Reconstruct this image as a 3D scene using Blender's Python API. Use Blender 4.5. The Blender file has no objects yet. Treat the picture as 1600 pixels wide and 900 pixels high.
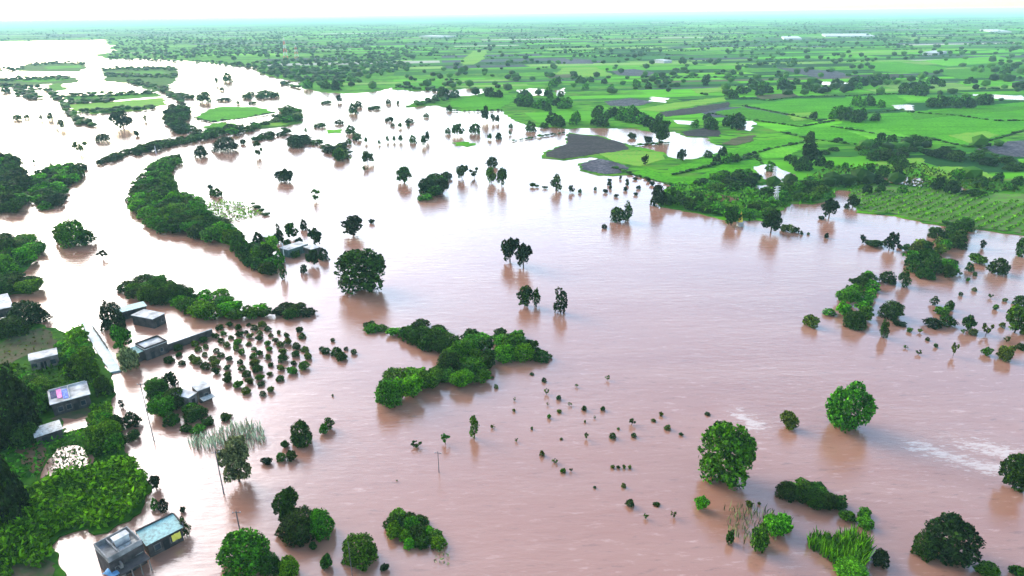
import bpy, bmesh, math, random
import numpy as np
from mathutils import Vector, Matrix, noise
from mathutils.geometry import tessellate_polygon

S = bpy.context.scene
C = S.collection
R = math.radians
rnd = random.Random(7)

# ------------------------------------------------------------------ camera
F = 1066.0                      # focal length in pixels of the 1600 px wide frame
CAM_H = 90.0
PITCH, ROLL = 21.9, -0.62
cam_d = bpy.data.cameras.new('camera')
cam_d.sensor_width = 36.0
cam_d.lens = 36.0 * F / 1600.0
cam_d.clip_start = 1.0
cam_d.clip_end = 60000.0
cam = bpy.data.objects.new('camera', cam_d)
C.objects.link(cam)
ROT = Matrix.Rotation(R(90 - PITCH), 3, 'X') @ Matrix.Rotation(R(ROLL), 3, 'Z')
cam.matrix_world = Matrix.Translation((0, 0, CAM_H)) @ ROT.to_4x4()
S.camera = cam


def G(u, v, z=0.0):
    """ground point (height z) seen at photo pixel u, v"""
    d = ROT @ Vector(((u - 800) / F, -(v - 450) / F, -1.0))
    t = (z - CAM_H) / d.z if d.z < -1e-4 else 30000.0
    t = min(t, 30000.0)
    return Vector((d.x * t, d.y * t, z))


def depth(p):
    return -(ROT.transposed() @ (Vector(p) - Vector((0, 0, CAM_H)))).z


# ------------------------------------------------------------------ materials
def mat(name):
    m = bpy.data.materials.new(name)
    m.use_nodes = True
    nt = m.node_tree
    nt.nodes.clear()
    out = nt.nodes.new('ShaderNodeOutputMaterial')
    return m, nt, out


def N(nt, typ, **kw):
    n = nt.nodes.new(typ)
    for k, v in kw.items():
        if k in n.inputs:
            n.inputs[k].default_value = v
        else:
            setattr(n, k, v)
    return n


def rgba(c):
    return (c[0], c[1], c[2], 1.0)


def mixc(nt, fac, a, b, blend='MIX'):
    n = nt.nodes.new('ShaderNodeMix')
    n.data_type = 'RGBA'
    n.blend_type = blend
    for sock, val in ((n.inputs[0], fac), (n.inputs[6], a), (n.inputs[7], b)):
        if isinstance(val, (int, float)):
            sock.default_value = val
        elif isinstance(val, tuple):
            sock.default_value = rgba(val)
        else:
            nt.links.new(val, sock)
    return n.outputs[2]


def ramp(nt, val, p0, p1, a=0.0, b=1.0):
    n = nt.nodes.new('ShaderNodeMapRange')
    n.inputs[1].default_value, n.inputs[2].default_value = p0, p1
    n.inputs[3].default_value, n.inputs[4].default_value = a, b
    nt.links.new(val, n.inputs[0])
    return n.outputs[0]


def noise_tex(nt, scale, detail=3.0, vec=None, rough=0.55):
    n = N(nt, 'ShaderNodeTexNoise', Scale=scale, Detail=detail, Roughness=rough)
    if vec is not None:
        nt.links.new(vec, n.inputs['Vector'])
    return n.outputs['Fac']


def geo_pos(nt, scale=(1, 1, 1), rot=0.0, loc=(0, 0, 0)):
    g = nt.nodes.new('ShaderNodeNewGeometry')
    mp = nt.nodes.new('ShaderNodeMapping')
    mp.inputs['Scale'].default_value = scale
    mp.inputs['Rotation'].default_value = (0, 0, rot)
    mp.inputs['Location'].default_value = loc
    nt.links.new(g.outputs['Position'], mp.inputs['Vector'])
    return mp.outputs[0]


def foliage(name, dark, light, trans=0.25, patch=6.0):
    m, nt, out = mat(name)
    oi = nt.nodes.new('ShaderNodeObjectInfo')
    tc = nt.nodes.new('ShaderNodeTexCoord')
    f1 = ramp(nt, noise_tex(nt, patch, 3, tc.outputs['Object']), .36, .66)
    c = mixc(nt, f1, dark, light)
    gi = nt.nodes.new('ShaderNodeNewGeometry')
    c = mixc(nt, ramp(nt, gi.outputs['Random Per Island'], .55, 1.0, 0, .9), c, tuple(x * 1.9 for x in light))
    c = mixc(nt, ramp(nt, gi.outputs['Random Per Island'], .0, .45, .85, 0), c, tuple(x * .5 for x in dark))
    h = N(nt, 'ShaderNodeHueSaturation', Saturation=1.0)
    nt.links.new(c, h.inputs['Color'])
    nt.links.new(ramp(nt, oi.outputs['Random'], 0, 1, .48, .52), h.inputs['Hue'])
    nt.links.new(ramp(nt, oi.outputs['Random'], 0, 1, .72, 1.25), h.inputs['Value'])
    p = N(nt, 'ShaderNodeBsdfPrincipled', Roughness=.6)
    p.inputs['Specular IOR Level'].default_value = .04
    nt.links.new(h.outputs[0], p.inputs['Base Color'])
    t = nt.nodes.new('ShaderNodeBsdfTranslucent')
    nt.links.new(h.outputs[0], t.inputs['Color'])
    mx = N(nt, 'ShaderNodeMixShader', Fac=trans)
    nt.links.new(p.outputs[0], mx.inputs[1])
    nt.links.new(t.outputs[0], mx.inputs[2])
    nt.links.new(mx.outputs[0], out.inputs[0])
    return m


def plain(name, a, b=None, scale=.6, rough=.8, spec=.3, bump=0.0, detail=5):
    """matte surface with a weathered two-tone noise"""
    m, nt, out = mat(name)
    p = N(nt, 'ShaderNodeBsdfPrincipled', Roughness=rough)
    p.inputs['Specular IOR Level'].default_value = spec
    pos = geo_pos(nt)
    if b is None:
        b = tuple(x * .7 for x in a)
    f = noise_tex(nt, scale, detail, pos)
    nt.links.new(mixc(nt, ramp(nt, f, .35, .65), a, b), p.inputs['Base Color'])
    if bump:
        bm = N(nt, 'ShaderNodeBump', Strength=bump, Distance=.3)
        nt.links.new(f, bm.inputs['Height'])
        nt.links.new(bm.outputs[0], p.inputs['Normal'])
    nt.links.new(p.outputs[0], out.inputs[0])
    return m


def field_mat(name, a, b, row=0.0, ang=0.0, c=None, patchy=.03):
    """crop field: two greens in soft patches, drills of the crop as fine rows"""
    m, nt, out = mat(name)
    p = N(nt, 'ShaderNodeBsdfPrincipled', Roughness=.9)
    p.inputs['Specular IOR Level'].default_value = .02
    pos = geo_pos(nt)
    f = ramp(nt, noise_tex(nt, patchy, 5, pos), .35, .66)
    col = mixc(nt, f, a, b)
    st = ramp(nt, noise_tex(nt, 1.0, 3, geo_pos(nt, (.012, .11, .1), ang)), .5, .66)
    col = mixc(nt, st, col, tuple(x * .55 for x in b))
    fine = ramp(nt, noise_tex(nt, .5, 3, pos), .4, .7)
    col = mixc(nt, fine, col, c or tuple(x * .6 for x in a))
    if row:
        w = N(nt, 'ShaderNodeTexWave', Scale=row, Distortion=2.0, Detail=2.0)
        w.inputs['Detail Scale'].default_value = .4
        w.bands_direction = 'Y'
        nt.links.new(geo_pos(nt, (1, 1, 1), ang), w.inputs['Vector'])
        col = mixc(nt, ramp(nt, w.outputs['Fac'], .55, .95, 0, .75), col, c or tuple(x * .4 for x in a))
    nt.links.new(col, p.inputs['Base Color'])
    nt.links.new(p.outputs[0], out.inputs[0])
    return m


FOL = {
    'dark': foliage('foliage_dark', (.006, .014, .002), (.028, .072, .004)),
    'black': foliage('foliage_blackish', (.004, .009, .003), (.013, .032, .004)),
    'mid': foliage('foliage_mid', (.012, .036, .002), (.056, .165, .005)),
    'bright': foliage('foliage_bright', (.020, .070, .002), (.095, .27, .006), .35),
    'olive': foliage('foliage_olive', (.022, .034, .004), (.090, .13, .010)),
    'lime': foliage('foliage_lime', (.04, .14, .005), (.12, .33, .012), .4),
    'pale': foliage('foliage_pale', (.10, .13, .07), (.30, .36, .24), .3),
    'grey': foliage('foliage_grey', (.040, .055, .020), (.16, .19, .07), .3),
}
M_TRUNK = plain('bark', (.07, .05, .035), (.035, .025, .02), 3, .9)

# water -------------------------------------------------------------
FOAM = [(1178, 662, 9.0, 9.0), (1160, 650, 8, 8), (1450, 702, 14, 8), (1490, 715, 16, 7), (1540, 730, 20, 8), (1582, 738, 16, 7), (1560, 705, 26, 10)]


def water_mat():
    m, nt, out = mat('muddy_flood_water')
    p = N(nt, 'ShaderNodeBsdfPrincipled', Roughness=.10, IOR=1.74)
    pos = geo_pos(nt)
    big = ramp(nt, noise_tex(nt, .006, 4, geo_pos(nt, (.6, 1.4, 1), .3)), .35, .65)
    col = mixc(nt, big, (.262, .118, .070), (.215, .100, .068))
    streak = ramp(nt, noise_tex(nt, 1.0, 4, geo_pos(nt, (.012, .06, 1), R(-14))), .42, .7)
    col = mixc(nt, streak, col, (.27, .135, .088))
    # white water where the current breaks over something
    foam = None
    for (u, v, rx, ry) in FOAM:
        c = G(u, v)
        mp = nt.nodes.new('ShaderNodeMapping')
        mp.vector_type = 'TEXTURE'
        mp.inputs['Location'].default_value = c
        mp.inputs['Scale'].default_value = (rx, ry, 1e6)
        mp.inputs['Rotation'].default_value = (0, 0, R(-25))
        g = nt.nodes.new('ShaderNodeNewGeometry')
        nt.links.new(g.outputs['Position'], mp.inputs['Vector'])
        ln = N(nt, 'ShaderNodeVectorMath', operation='LENGTH')
        nt.links.new(mp.outputs[0], ln.inputs[0])
        k = ramp(nt, ln.outputs['Value'], 0.1, 1.0, 1, 0)
        if foam is None:
            foam = k
        else:
            mx = N(nt, 'ShaderNodeMath', operation='MAXIMUM')
            nt.links.new(foam, mx.inputs[0])
            nt.links.new(k, mx.inputs[1])
            foam = mx.outputs[0]
    fn = noise_tex(nt, 1.0, 6, geo_pos(nt, (.30, .85, 1), R(24)), .72)
    mu = N(nt, 'ShaderNodeMath', operation='MULTIPLY_ADD')
    nt.links.new(foam, mu.inputs[0])
    mu.inputs[1].default_value = .42
    nt.links.new(fn, mu.inputs[2])
    fm = ramp(nt, mu.outputs[0], .82, .93, 0, .95)
    # silt streaks on the main current, with ripple light and shade painted as colour
    cur = ramp(nt, noise_tex(nt, .008, 3, geo_pos(nt, (.5, 1.2, 1), .5, (31, 7, 0))), .38, .60, .3, 1)
    fl = noise_tex(nt, 1.0, 5, geo_pos(nt, (.20, .75, 1), R(-10)), .7)
    mu2 = N(nt, 'ShaderNodeMath', operation='MULTIPLY')
    nt.links.new(ramp(nt, fl, .57, .70), mu2.inputs[0])
    nt.links.new(cur, mu2.inputs[1])
    col = mixc(nt, ramp(nt, mu2.outputs[0], 0, 1, 0, .75), col, (.42, .27, .21))
    mu3 = N(nt, 'ShaderNodeMath', operation='MULTIPLY')
    nt.links.new(ramp(nt, fl, .42, .30), mu3.inputs[0])
    nt.links.new(cur, mu3.inputs[1])
    col = mixc(nt, ramp(nt, mu3.outputs[0], 0, 1, 0, .75), col, (.075, .036, .024))
    col = mixc(nt, fm, col, (.40, .29, .23))
    nt.links.new(col, p.inputs['Base Color'])
    b1 = noise_tex(nt, 1.0, 6, geo_pos(nt, (.12, .42, 1), R(-12)), .68)
    b2 = noise_tex(nt, .02, 3, pos)
    h = N(nt, 'ShaderNodeMath', operation='MULTIPLY')
    nt.links.new(b1, h.inputs[0])
    nt.links.new(ramp(nt, b2, .35, .7, .25, 1.0), h.inputs[1])
    h2 = N(nt, 'ShaderNodeMath', operation='MULTIPLY_ADD')
    nt.links.new(foam, h2.inputs[0])
    nt.links.new(fn, h2.inputs[1])
    nt.links.new(h.outputs[0], h2.inputs[2])
    bp = N(nt, 'ShaderNodeBump', Strength=.24, Distance=1.0)
    nt.links.new(h2.outputs[0], bp.inputs['Height'])
    nt.links.new(bp.outputs[0], p.inputs['Normal'])
    nt.links.new(p.outputs[0], out.inputs[0])
    return m


M_WATER = water_mat()


def land_mat():
    m, nt, out = mat('wet_meadow')
    p = N(nt, 'ShaderNodeBsdfPrincipled', Roughness=.95)
    p.inputs['Specular IOR Level'].default_value = .02
    f = ramp(nt, noise_tex(nt, .02, 6, geo_pos(nt, (.5, 1.3, 1), .1)), .38, .62)
    col = mixc(nt, f, (.034, .125, .005), (.075, .25, .006))
    f2 = ramp(nt, noise_tex(nt, .05, 6, geo_pos(nt, (.7, 1.6, 1), .1, (9, 4, 2))), .54, .68)
    col = mixc(nt, f2, col, (.10, .15, .025))
    f3 = ramp(nt, noise_tex(nt, .13, 5, geo_pos(nt, (.5, 1.5, 1), .1)), .52, .62)
    col = mixc(nt, f3, col, (.010, .055, .008))
    nt.links.new(col, p.inputs['Base Color'])
    nt.links.new(p.outputs[0], out.inputs[0])
    return m


M_LAND = land_mat()


def parcel_mat():
    m, nt, out = mat('field_parcels')
    p = N(nt, 'ShaderNodeBsdfPrincipled', Roughness=.95)
    p.inputs['Specular IOR Level'].default_value = .02
    a = nt.nodes.new('ShaderNodeVertexColor')
    a.layer_name = 'crop'
    f = ramp(nt, noise_tex(nt, .03, 5, geo_pos(nt, (.5, 2.0, 1), R(12))), .35, .7)
    col = mixc(nt, f, a.outputs[0], (.02, .07, .018))
    nt.links.new(mixc(nt, .4, a.outputs[0], col), p.inputs['Base Color'])
    nt.links.new(p.outputs[0], out.inputs[0])
    return m


M_PARCEL = parcel_mat()
FIELD = {
    'green': field_mat('young_crop', (.050, .23, .003), (.085, .34, .005), .25, R(14)),
    'green2': field_mat('crop_mid_green', (.045, .18, .004), (.07, .26, .006), .3, R(-8)),
    'lime': field_mat('crop_lime', (.075, .30, .010), (.12, .34, .015), 0, .2, (.05, .2, .01)),
    'yellow': field_mat('crop_yellowish', (.12, .27, .02), (.07, .25, .015), 0, .2, (.16, .22, .03)),
    'plough': field_mat('ploughed_soil', (.040, .033, .034), (.075, .062, .056), .13, R(10), (.016, .014, .016), .08),
    'purple': field_mat('wet_ploughed_soil', (.055, .050, .066), (.15, .14, .15), .13, R(10), (.02, .018, .026), .08),
    'soil': field_mat('bare_brown_soil', (.10, .075, .045), (.075, .06, .032), 0, .2, (.04, .07, .02), .2),
    'mud': field_mat('red_mud', (.16, .075, .04), (.20, .10, .06), 0, .2, (.08, .07, .03), .2),
    'rows': field_mat('crop_rows', (.05, .19, .006), (.085, .27, .012), .22, R(20), (.10, .085, .05)),
    'scrub': field_mat('rank_grass', (.028, .085, .006), (.055, .15, .008), 0, .1, (.012, .045, .008), .1),
    'concrete': plain('wet_concrete_road', (.26, .35, .35), (.15, .22, .22), .4, .5),
}

# ------------------------------------------------------------------ sky, sun, air
SUN_EL, SUN_AZ = 25.0, -52.0        # azimuth from straight ahead, left negative
w = bpy.data.worlds.new('World')
S.world = w
w.use_nodes = True
wn = w.node_tree
wn.nodes.clear()
sky = wn.nodes.new('ShaderNodeTexSky')
sky.sky_type = 'NISHITA'
sky.sun_disc = False
sky.sun_elevation = R(SUN_EL)
sky.sun_rotation = R(SUN_AZ)
sky.altitude = 100
sky.air_density = 1.0
sky.dust_density = 1.8
sky.ozone_density = 1.0
bg = wn.nodes.new('ShaderNodeBackground')
bg.inputs['Strength'].default_value = .15
wo = wn.nodes.new('ShaderNodeOutputWorld')
wn.links.new(sky.outputs[0], bg.inputs[0])
wn.links.new(bg.outputs[0], wo.inputs[0])
ld = bpy.data.lights.new('sun', 'SUN')
ld.energy = 0.5
ld.angle = R(50)
ld.color = (1, .97, .93)
sun = bpy.data.objects.new('sun', ld)
C.objects.link(sun)
sd = Vector((math.sin(R(SUN_AZ)) * math.cos(R(SUN_EL)), math.cos(R(SUN_AZ)) * math.cos(R(SUN_EL)), math.sin(R(SUN_EL))))
sun.rotation_euler = sd.to_track_quat('Z', 'Y').to_euler()
sun.location = (-200, 300, 400)

S.view_settings.view_transform = 'Standard'
S.view_settings.look = 'None'
S.view_settings.exposure = 2.28
S.view_settings.gamma = 1
S.view_settings.use_curve_mapping = False
S.render.engine = 'CYCLES'
S.cycles.max_bounces = 5
S.cycles.diffuse_bounces = 2
S.cycles.glossy_bounces = 2
S.cycles.transmission_bounces = 2
S.cycles.volume_bounces = 0
S.cycles.use_denoising = True
S.cycles.denoising_prefilter = 'ACCURATE'


# ------------------------------------------------------------------ object helpers
def tag(o, label=None, cat=None, group=None, kind=None):
    if label:
        o['label'] = label
    if cat:
        o['category'] = cat
    if group:
        o['group'] = group
    if kind:
        o['kind'] = kind
    return o


def mesh_obj(name, verts, faces, m, parent=None, smooth=False):
    me = bpy.data.meshes.new(name)
    me.from_pydata(verts, [], faces)
    me.update()
    if smooth:
        me.polygons.foreach_set('use_smooth', [True] * len(me.polygons))
    me.materials.append(m)
    o = bpy.data.objects.new(name, me)
    C.objects.link(o)
    if parent:
        o.parent = parent
    return o


def empty(name, loc, rz=0.0):
    o = bpy.data.objects.new(name, None)
    o.empty_display_size = .5
    C.objects.link(o)
    o.location = loc
    o.rotation_euler = (0, 0, rz)
    return o


class MB:
    """collects simple solids into one mesh"""

    def __init__(self):
        self.v, self.f = [], []

    def box(self, c, s, rz=0.0, tilt=None):
        n = len(self.v)
        M = Matrix.Rotation(rz, 3, 'Z')
        if tilt:
            M = M @ Matrix.Rotation(tilt, 3, 'X')
        for x in (-.5, .5):
            for y in (-.5, .5):
                for z in (-.5, .5):
                    q = M @ Vector((x * s[0], y * s[1], z * s[2]))
                    self.v.append((c[0] + q.x, c[1] + q.y, c[2] + q.z))
        for a in ((0, 1, 3, 2), (4, 6, 7, 5), (0, 4, 5, 1), (2, 3, 7, 6), (0, 2, 6, 4), (1, 5, 7, 3)):
            self.f.append(tuple(n + i for i in a))
        return self

    def tube(self, a, b, r0, r1, k=7):
        a, b = Vector(a), Vector(b)
        d = (b - a).normalized()
        x = d.orthogonal().normalized()
        y = d.cross(x)
        n = len(self.v)
        for i in range(k):
            t = 2 * math.pi * i / k
            o = x * math.cos(t) + y * math.sin(t)
            self.v += [tuple(a + o * r0), tuple(b + o * r1)]
        for i in range(k):
            j = (i + 1) % k
            self.f.append((n + 2 * i, n + 2 * j, n + 2 * j + 1, n + 2 * i + 1))
        self.f.append(tuple(n + 2 * i + 1 for i in range(k)))
        self.f.append(tuple(n + 2 * i for i in reversed(range(k))))
        return self

    def lathe(self, prof, k=12, c=(0, 0, 0)):
        n = len(self.v)
        for (r, z) in prof:
            for i in range(k):
                t = 2 * math.pi * i / k
                self.v.append((c[0] + r * math.cos(t), c[1] + r * math.sin(t), c[2] + z))
        for q in range(len(prof) - 1):
            for i in range(k):
                j = (i + 1) % k
                self.f.append((n + q * k + i, n + q * k + j, n + q * k + k + j, n + q * k + k + i))
        return self

    def hexa(self, lo, hi):
        n = len(self.v)
        self.v += [tuple(p) for p in lo] + [tuple(p) for p in hi]
        self.f += [(n, n + 3, n + 2, n + 1), (n + 4, n + 5, n + 6, n + 7)]
        for i in range(4):
            j = (i + 1) % 4
            self.f.append((n + i, n + j, n + 4 + j, n + 4 + i))
        return self

    def build(self, name, m, parent=None):
        return mesh_obj(name, self.v, self.f, m, parent)


def densify(pts, frac=.012, jit=.5, seed=1, closed=True):
    """rough natural outline: points every few pixels' worth of ground, shifted by noise"""
    out = []
    n = len(pts)
    r = random.Random(seed)
    for i in range(n if closed else n - 1):
        a, b = pts[i], pts[(i + 1) % n]
        L = (b - a).length
        step = max(.6, min(a.length, b.length) * frac)
        k = min(60, max(1, int(L / step)))
        for q in range(k):
            p = a.lerp(b, q / k)
            s = step * jit
            out.append(Vector((p.x + r.uniform(-s, s), p.y + r.uniform(-s, s) * 1.2, p.z)))
    return out


def slab(name, pts, z, m, skirt=.8, kind='structure', rough=True, seed=1, frac=.010, jit=.45):
    pts = [Vector((p.x, p.y, z)) for p in pts]
    if rough:
        pts = densify(pts, frac, jit, seed)
    tri = tessellate_polygon([pts])
    n = len(pts)
    area = sum(pts[i].x * pts[(i + 1) % n].y - pts[(i + 1) % n].x * pts[i].y for i in range(n))
    v = [tuple(p) for p in pts]
    f = []
    for t in tri:
        a, b, c = (pts[i] for i in t)
        up = (b - a).cross(c - a).z
        f.append(tuple(t) if up > 0 else tuple(reversed(t)))
    if skirt:
        v += [(p.x, p.y, z - skirt) for p in pts]
        for i in range(n):
            j = (i + 1) % n
            q = (i, n + i, n + j, j)
            f.append(q if area > 0 else tuple(reversed(q)))
    o = mesh_obj(name, v, f, m)
    tag(o, kind=kind)
    return o


def inside(p, poly):
    c = False
    n = len(poly)
    j = n - 1
    for i in range(n):
        a, b = poly[i], poly[j]
        if (a.y > p.y) != (b.y > p.y) and p.x < (b.x - a.x) * (p.y - a.y) / (b.y - a.y) + a.x:
            c = not c
        j = i
    return c


def PX(l, z=0.0):
    return [G(u, v, z) for (u, v) in l]


# ------------------------------------------------------------------ ground, water, land
def sheet(name, x0, x1, y0, y1, z, m):
    return tag(mesh_obj(name, [(x0, y0, z), (x1, y0, z), (x1, y1, z), (x0, y1, z)], [(0, 1, 2, 3)], m), kind='structure')


sheet('ground', -28000, 28000, -3000, 34000, -1.5, FIELD['mud'])
sheet('flood_water', -7000, 7000, -400, 5200, 0.0, M_WATER)

SHORE = [(-200, 66), (0, 65), (60, 64), (165, 62), (163, 69), (178, 71), (168, 76), (182, 79), (150, 86), (165, 92), (250, 92), (330, 98),
         (400, 106), (412, 117), (440, 123), (466, 128), (470, 138), (500, 144), (545, 146), (590, 143), (618, 136), (640, 142), (690, 142),
         (740, 137), (770, 141), (735, 150), (690, 152), (645, 161), (632, 168), (680, 165), (705, 170), (725, 174), (755, 173), (785, 173),
         (795, 185), (810, 190), (825, 196), (843, 199), (870, 200), (885, 202), (915, 200), (940, 200), (991, 201), (1021, 206), (1058, 206),
         (1070, 214), (1105, 216), (1110, 224), (1132, 229), (1120, 240), (1095, 247), (1065, 251), (1045, 246), (1038, 238), (1000, 231),
         (985, 228), (960, 220), (935, 212), (886, 208), (884, 225), (850, 238), (848, 247), (880, 251), (925, 245), (938, 247), (905, 256),
         (908, 267), (945, 275), (985, 273), (1010, 279), (1050, 289), (1035, 300), (1022, 312), (1035, 324), (1060, 329), (1100, 336), (1130, 342),
         (1150, 346), (1185, 345), (1205, 347), (1215, 331), (1237, 320), (1272, 319), (1300, 312), (1305, 297), (1340, 301), (1330, 318),
         (1341, 333), (1402, 338), (1444, 349), (1472, 352), (1513, 358), (1597, 367), (1680, 376)]
land_poly = PX(SHORE)
land_poly = [Vector((-9000, 3500, 0))] + land_poly + [Vector((700, 240, 0)), Vector((9000, 400, 0)), Vector((26000, 26000, 0)), Vector((-26000, 26000, 0))]
slab('farmland', land_poly, .25, M_LAND, frac=.008, jit=.5)

# big named fields -----------------------------------------------------
FIELDS = [
    ('green', [(612, 140), (622, 130), (690, 127), (702, 133), (682, 141)]),
    ('green', [(700, 160), (735, 153), (800, 149), (802, 158), (780, 170), (735, 172), (712, 168)]),
    ('green', [(1160, 166), (1245, 155), (1327, 154), (1328, 175), (1302, 186), (1278, 186), (1212, 174)]),
    ('green2', [(1115, 176), (1160, 168), (1210, 177), (1276, 190), (1249, 197), (1195, 190), (1150, 184)]),
    ('green', [(1219, 205), (1260, 200), (1302, 198), (1345, 205), (1391, 214), (1364, 227), (1316, 223), (1260, 215)]),
    ('green', [(1305, 196), (1335, 184), (1415, 176), (1490, 169), (1600, 160), (1690, 158), (1690, 195), (1600, 203), (1511, 229), (1451, 214), (1380, 209)]),
    ('green', [(1320, 152), (1400, 148), (1420, 160), (1400, 170), (1335, 172)]),
    ('lime', [(1185, 240), (1215, 231), (1257, 225), (1254, 232), (1225, 247), (1192, 248)]),
    ('green', [(1045, 264), (1120, 243), (1180, 222), (1240, 216), (1258, 222), (1205, 234), (1150, 250), (1100, 263), (1048, 275)]),
    ('green', [(988, 272), (1012, 264), (1045, 277), (1090, 279), (1120, 262), (1180, 250), (1192, 258), (1115, 284), (1090, 289), (1050, 287), (1005, 279)]),
    ('yellow', [(938, 241), (975, 234), (1033, 240), (1040, 249), (1000, 261), (962, 254)]),
    ('plough', [(888, 210), (935, 214), (975, 225), (983, 234), (955, 239), (925, 242), (882, 249), (852, 245), (853, 239), (886, 226)]),
    ('purple', [(908, 256), (935, 249), (960, 254), (984, 263), (970, 271), (945, 273), (910, 266)]),
    ('plough', [(1064, 207), (1105, 200), (1125, 205), (1125, 214), (1095, 214), (1072, 213)]),
    ('plough', [(1030, 176), (1100, 166), (1140, 160), (1140, 167), (1090, 178), (1040, 183)]),
    ('purple', [(945, 159), (985, 154), (1020, 159), (1000, 166), (952, 166)]),
    ('yellow', [(995, 172), (1060, 160), (1132, 152), (1135, 158), (1080, 167), (1030, 175)]),
    ('purple', [(1212, 106), (1260, 108), (1310, 112), (1332, 120), (1290, 124), (1250, 116)]),
    ('purple', [(1525, 234), (1570, 223), (1600, 220), (1660, 224), (1660, 246), (1585, 246)]),
    ('purple', [(862, 94), (900, 92), (945, 96), (925, 100), (870, 100)]),
    ('purple', [(955, 111), (990, 108), (1025, 114), (1010, 120), (965, 118)]),
    ('yellow', [(720, 95), (740, 80), (762, 78), (756, 92), (742, 101), (722, 101)]),
    ('green', [(470, 122), (490, 110), (545, 105), (545, 118), (500, 124)]),
    ('yellow', [(880, 106), (930, 105), (960, 118), (900, 122), (868, 116)]),
    ('green', [(1330, 100), (1400, 97), (1480, 106), (1460, 114), (1370, 112)]),
    ('lime', [(1440, 95), (1560, 88), (1590, 96), (1480, 104)]),
    ('green2', [(1450, 110), (1570, 105), (1600, 118), (1500, 124)]),
    ('soil', [(1128, 226), (1150, 216), (1180, 212), (1175, 222), (1150, 228)]),
    ('mud', [(1100, 305), (1130, 306), (1155, 311), (1150, 318), (1110, 314)]),
    ('yellow', [(1370, 250), (1440, 248), (1450, 262), (1400, 270), (1372, 266)]),
    ('yellow', [(1440, 262), (1520, 262), (1560, 280), (1500, 284), (1450, 276)]),
    ('green2', [(1420, 178), (1500, 171), (1600, 166), (1600, 172), (1500, 180), (1430, 188)]),
    ('lime', [(1400, 150), (1470, 148), (1480, 156), (1420, 160)]),
    ('soil', [(1180, 150), (1240, 146), (1250, 151), (1190, 156)]),
    ('yellow', [(1230, 178), (1270, 176), (1276, 186), (1240, 190)]),
    ('yellow', [(1480, 212), (1540, 206), (1560, 212), (1515, 225)]),
    ('lime', [(1325, 206), (1380, 203), (1420, 214), (1370, 222)]),
    ('plough', [(1330, 118), (1400, 116), (1420, 122), (1340, 124)]),
    ('yellow', [(1080, 140), (1140, 136), (1150, 142), (1090, 147)]),
    ('soil', [(850, 118), (900, 116), (905, 121), (860, 123)]),
    ('lime', [(1500, 128), (1570, 124), (1590, 131), (1510, 135)]),
    ('lime', [(1590, 250), (1640, 243), (1660, 262), (1600, 262)]),
]
field_polys = []
for i, (k, px) in enumerate(FIELDS):
    pw = PX(px)
    field_polys.append(pw)
    slab('crop_field' if k not in ('plough', 'purple', 'soil', 'mud') else 'ploughed_field', pw, .40 + .006 * i, FIELD[k], skirt=.2, seed=i + 3, frac=.006, jit=.35)
rows_px = [(1325, 300), (1380, 290), (1450, 298), (1520, 305), (1600, 305), (1680, 320), (1680, 376), (1597, 366), (1513, 357), (1472, 351), (1444, 347), (1402, 336), (1345, 331), (1332, 318)]
rows_poly = PX(rows_px)
field_polys.append(rows_poly)
slab('crop_field', rows_poly, .62, FIELD['rows'], skirt=.3, seed=77, frac=.008)

# low islands on the left -------------------------------------------------
ISLANDS = [
    ('scrub', [(45, 100), (95, 98), (128, 99), (135, 106), (120, 112), (70, 112), (20, 110)]),
    ('scrub', [(-40, 124), (40, 123), (95, 118), (125, 122), (118, 130), (60, 132), (20, 136), (-40, 140)]),
    ('scrub', [(160, 108), (200, 105), (275, 107), (278, 125), (262, 134), (258, 142), (240, 143), (205, 130), (165, 127)]),
    ('green2', [(70, 133), (95, 130), (105, 140), (80, 143)]),
    ('green2', [(98, 151), (170, 148), (245, 145), (250, 150), (180, 157), (105, 160)]),
    ('yellow', [(105, 164), (180, 159), (252, 153), (256, 164), (225, 172), (140, 178), (115, 172)]),
    ('green', [(303, 184), (318, 176), (340, 167), (400, 167), (430, 176), (380, 184), (332, 191)]),
    ('green2', [(318, 198), (345, 191), (375, 195), (370, 206), (325, 212)]),
    ('scrub', [(395, 196), (425, 188), (468, 186), (470, 192), (440, 199), (405, 201)]),
    ('green2', [(165, 113), (255, 111), (258, 117), (170, 119)]),
    ('green', [(70, 104), (125, 102), (128, 106), (75, 108)]),
    ('yellow', [(402, 197), (440, 190), (463, 190), (436, 197)]),
    ('green', [(20, 126), (90, 121), (115, 124), (60, 129)]),
    ('lime', [(510, 203), (532, 202), (534, 208), (512, 208)]),
    ('green', [(708, 223), (725, 221), (745, 226), (730, 229), (712, 228)]),
]
for i, (k, px) in enumerate(ISLANDS):
    slab('field_island', PX(px), .2 + .004 * i, FIELD[k], seed=100 + i, frac=.008)
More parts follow.
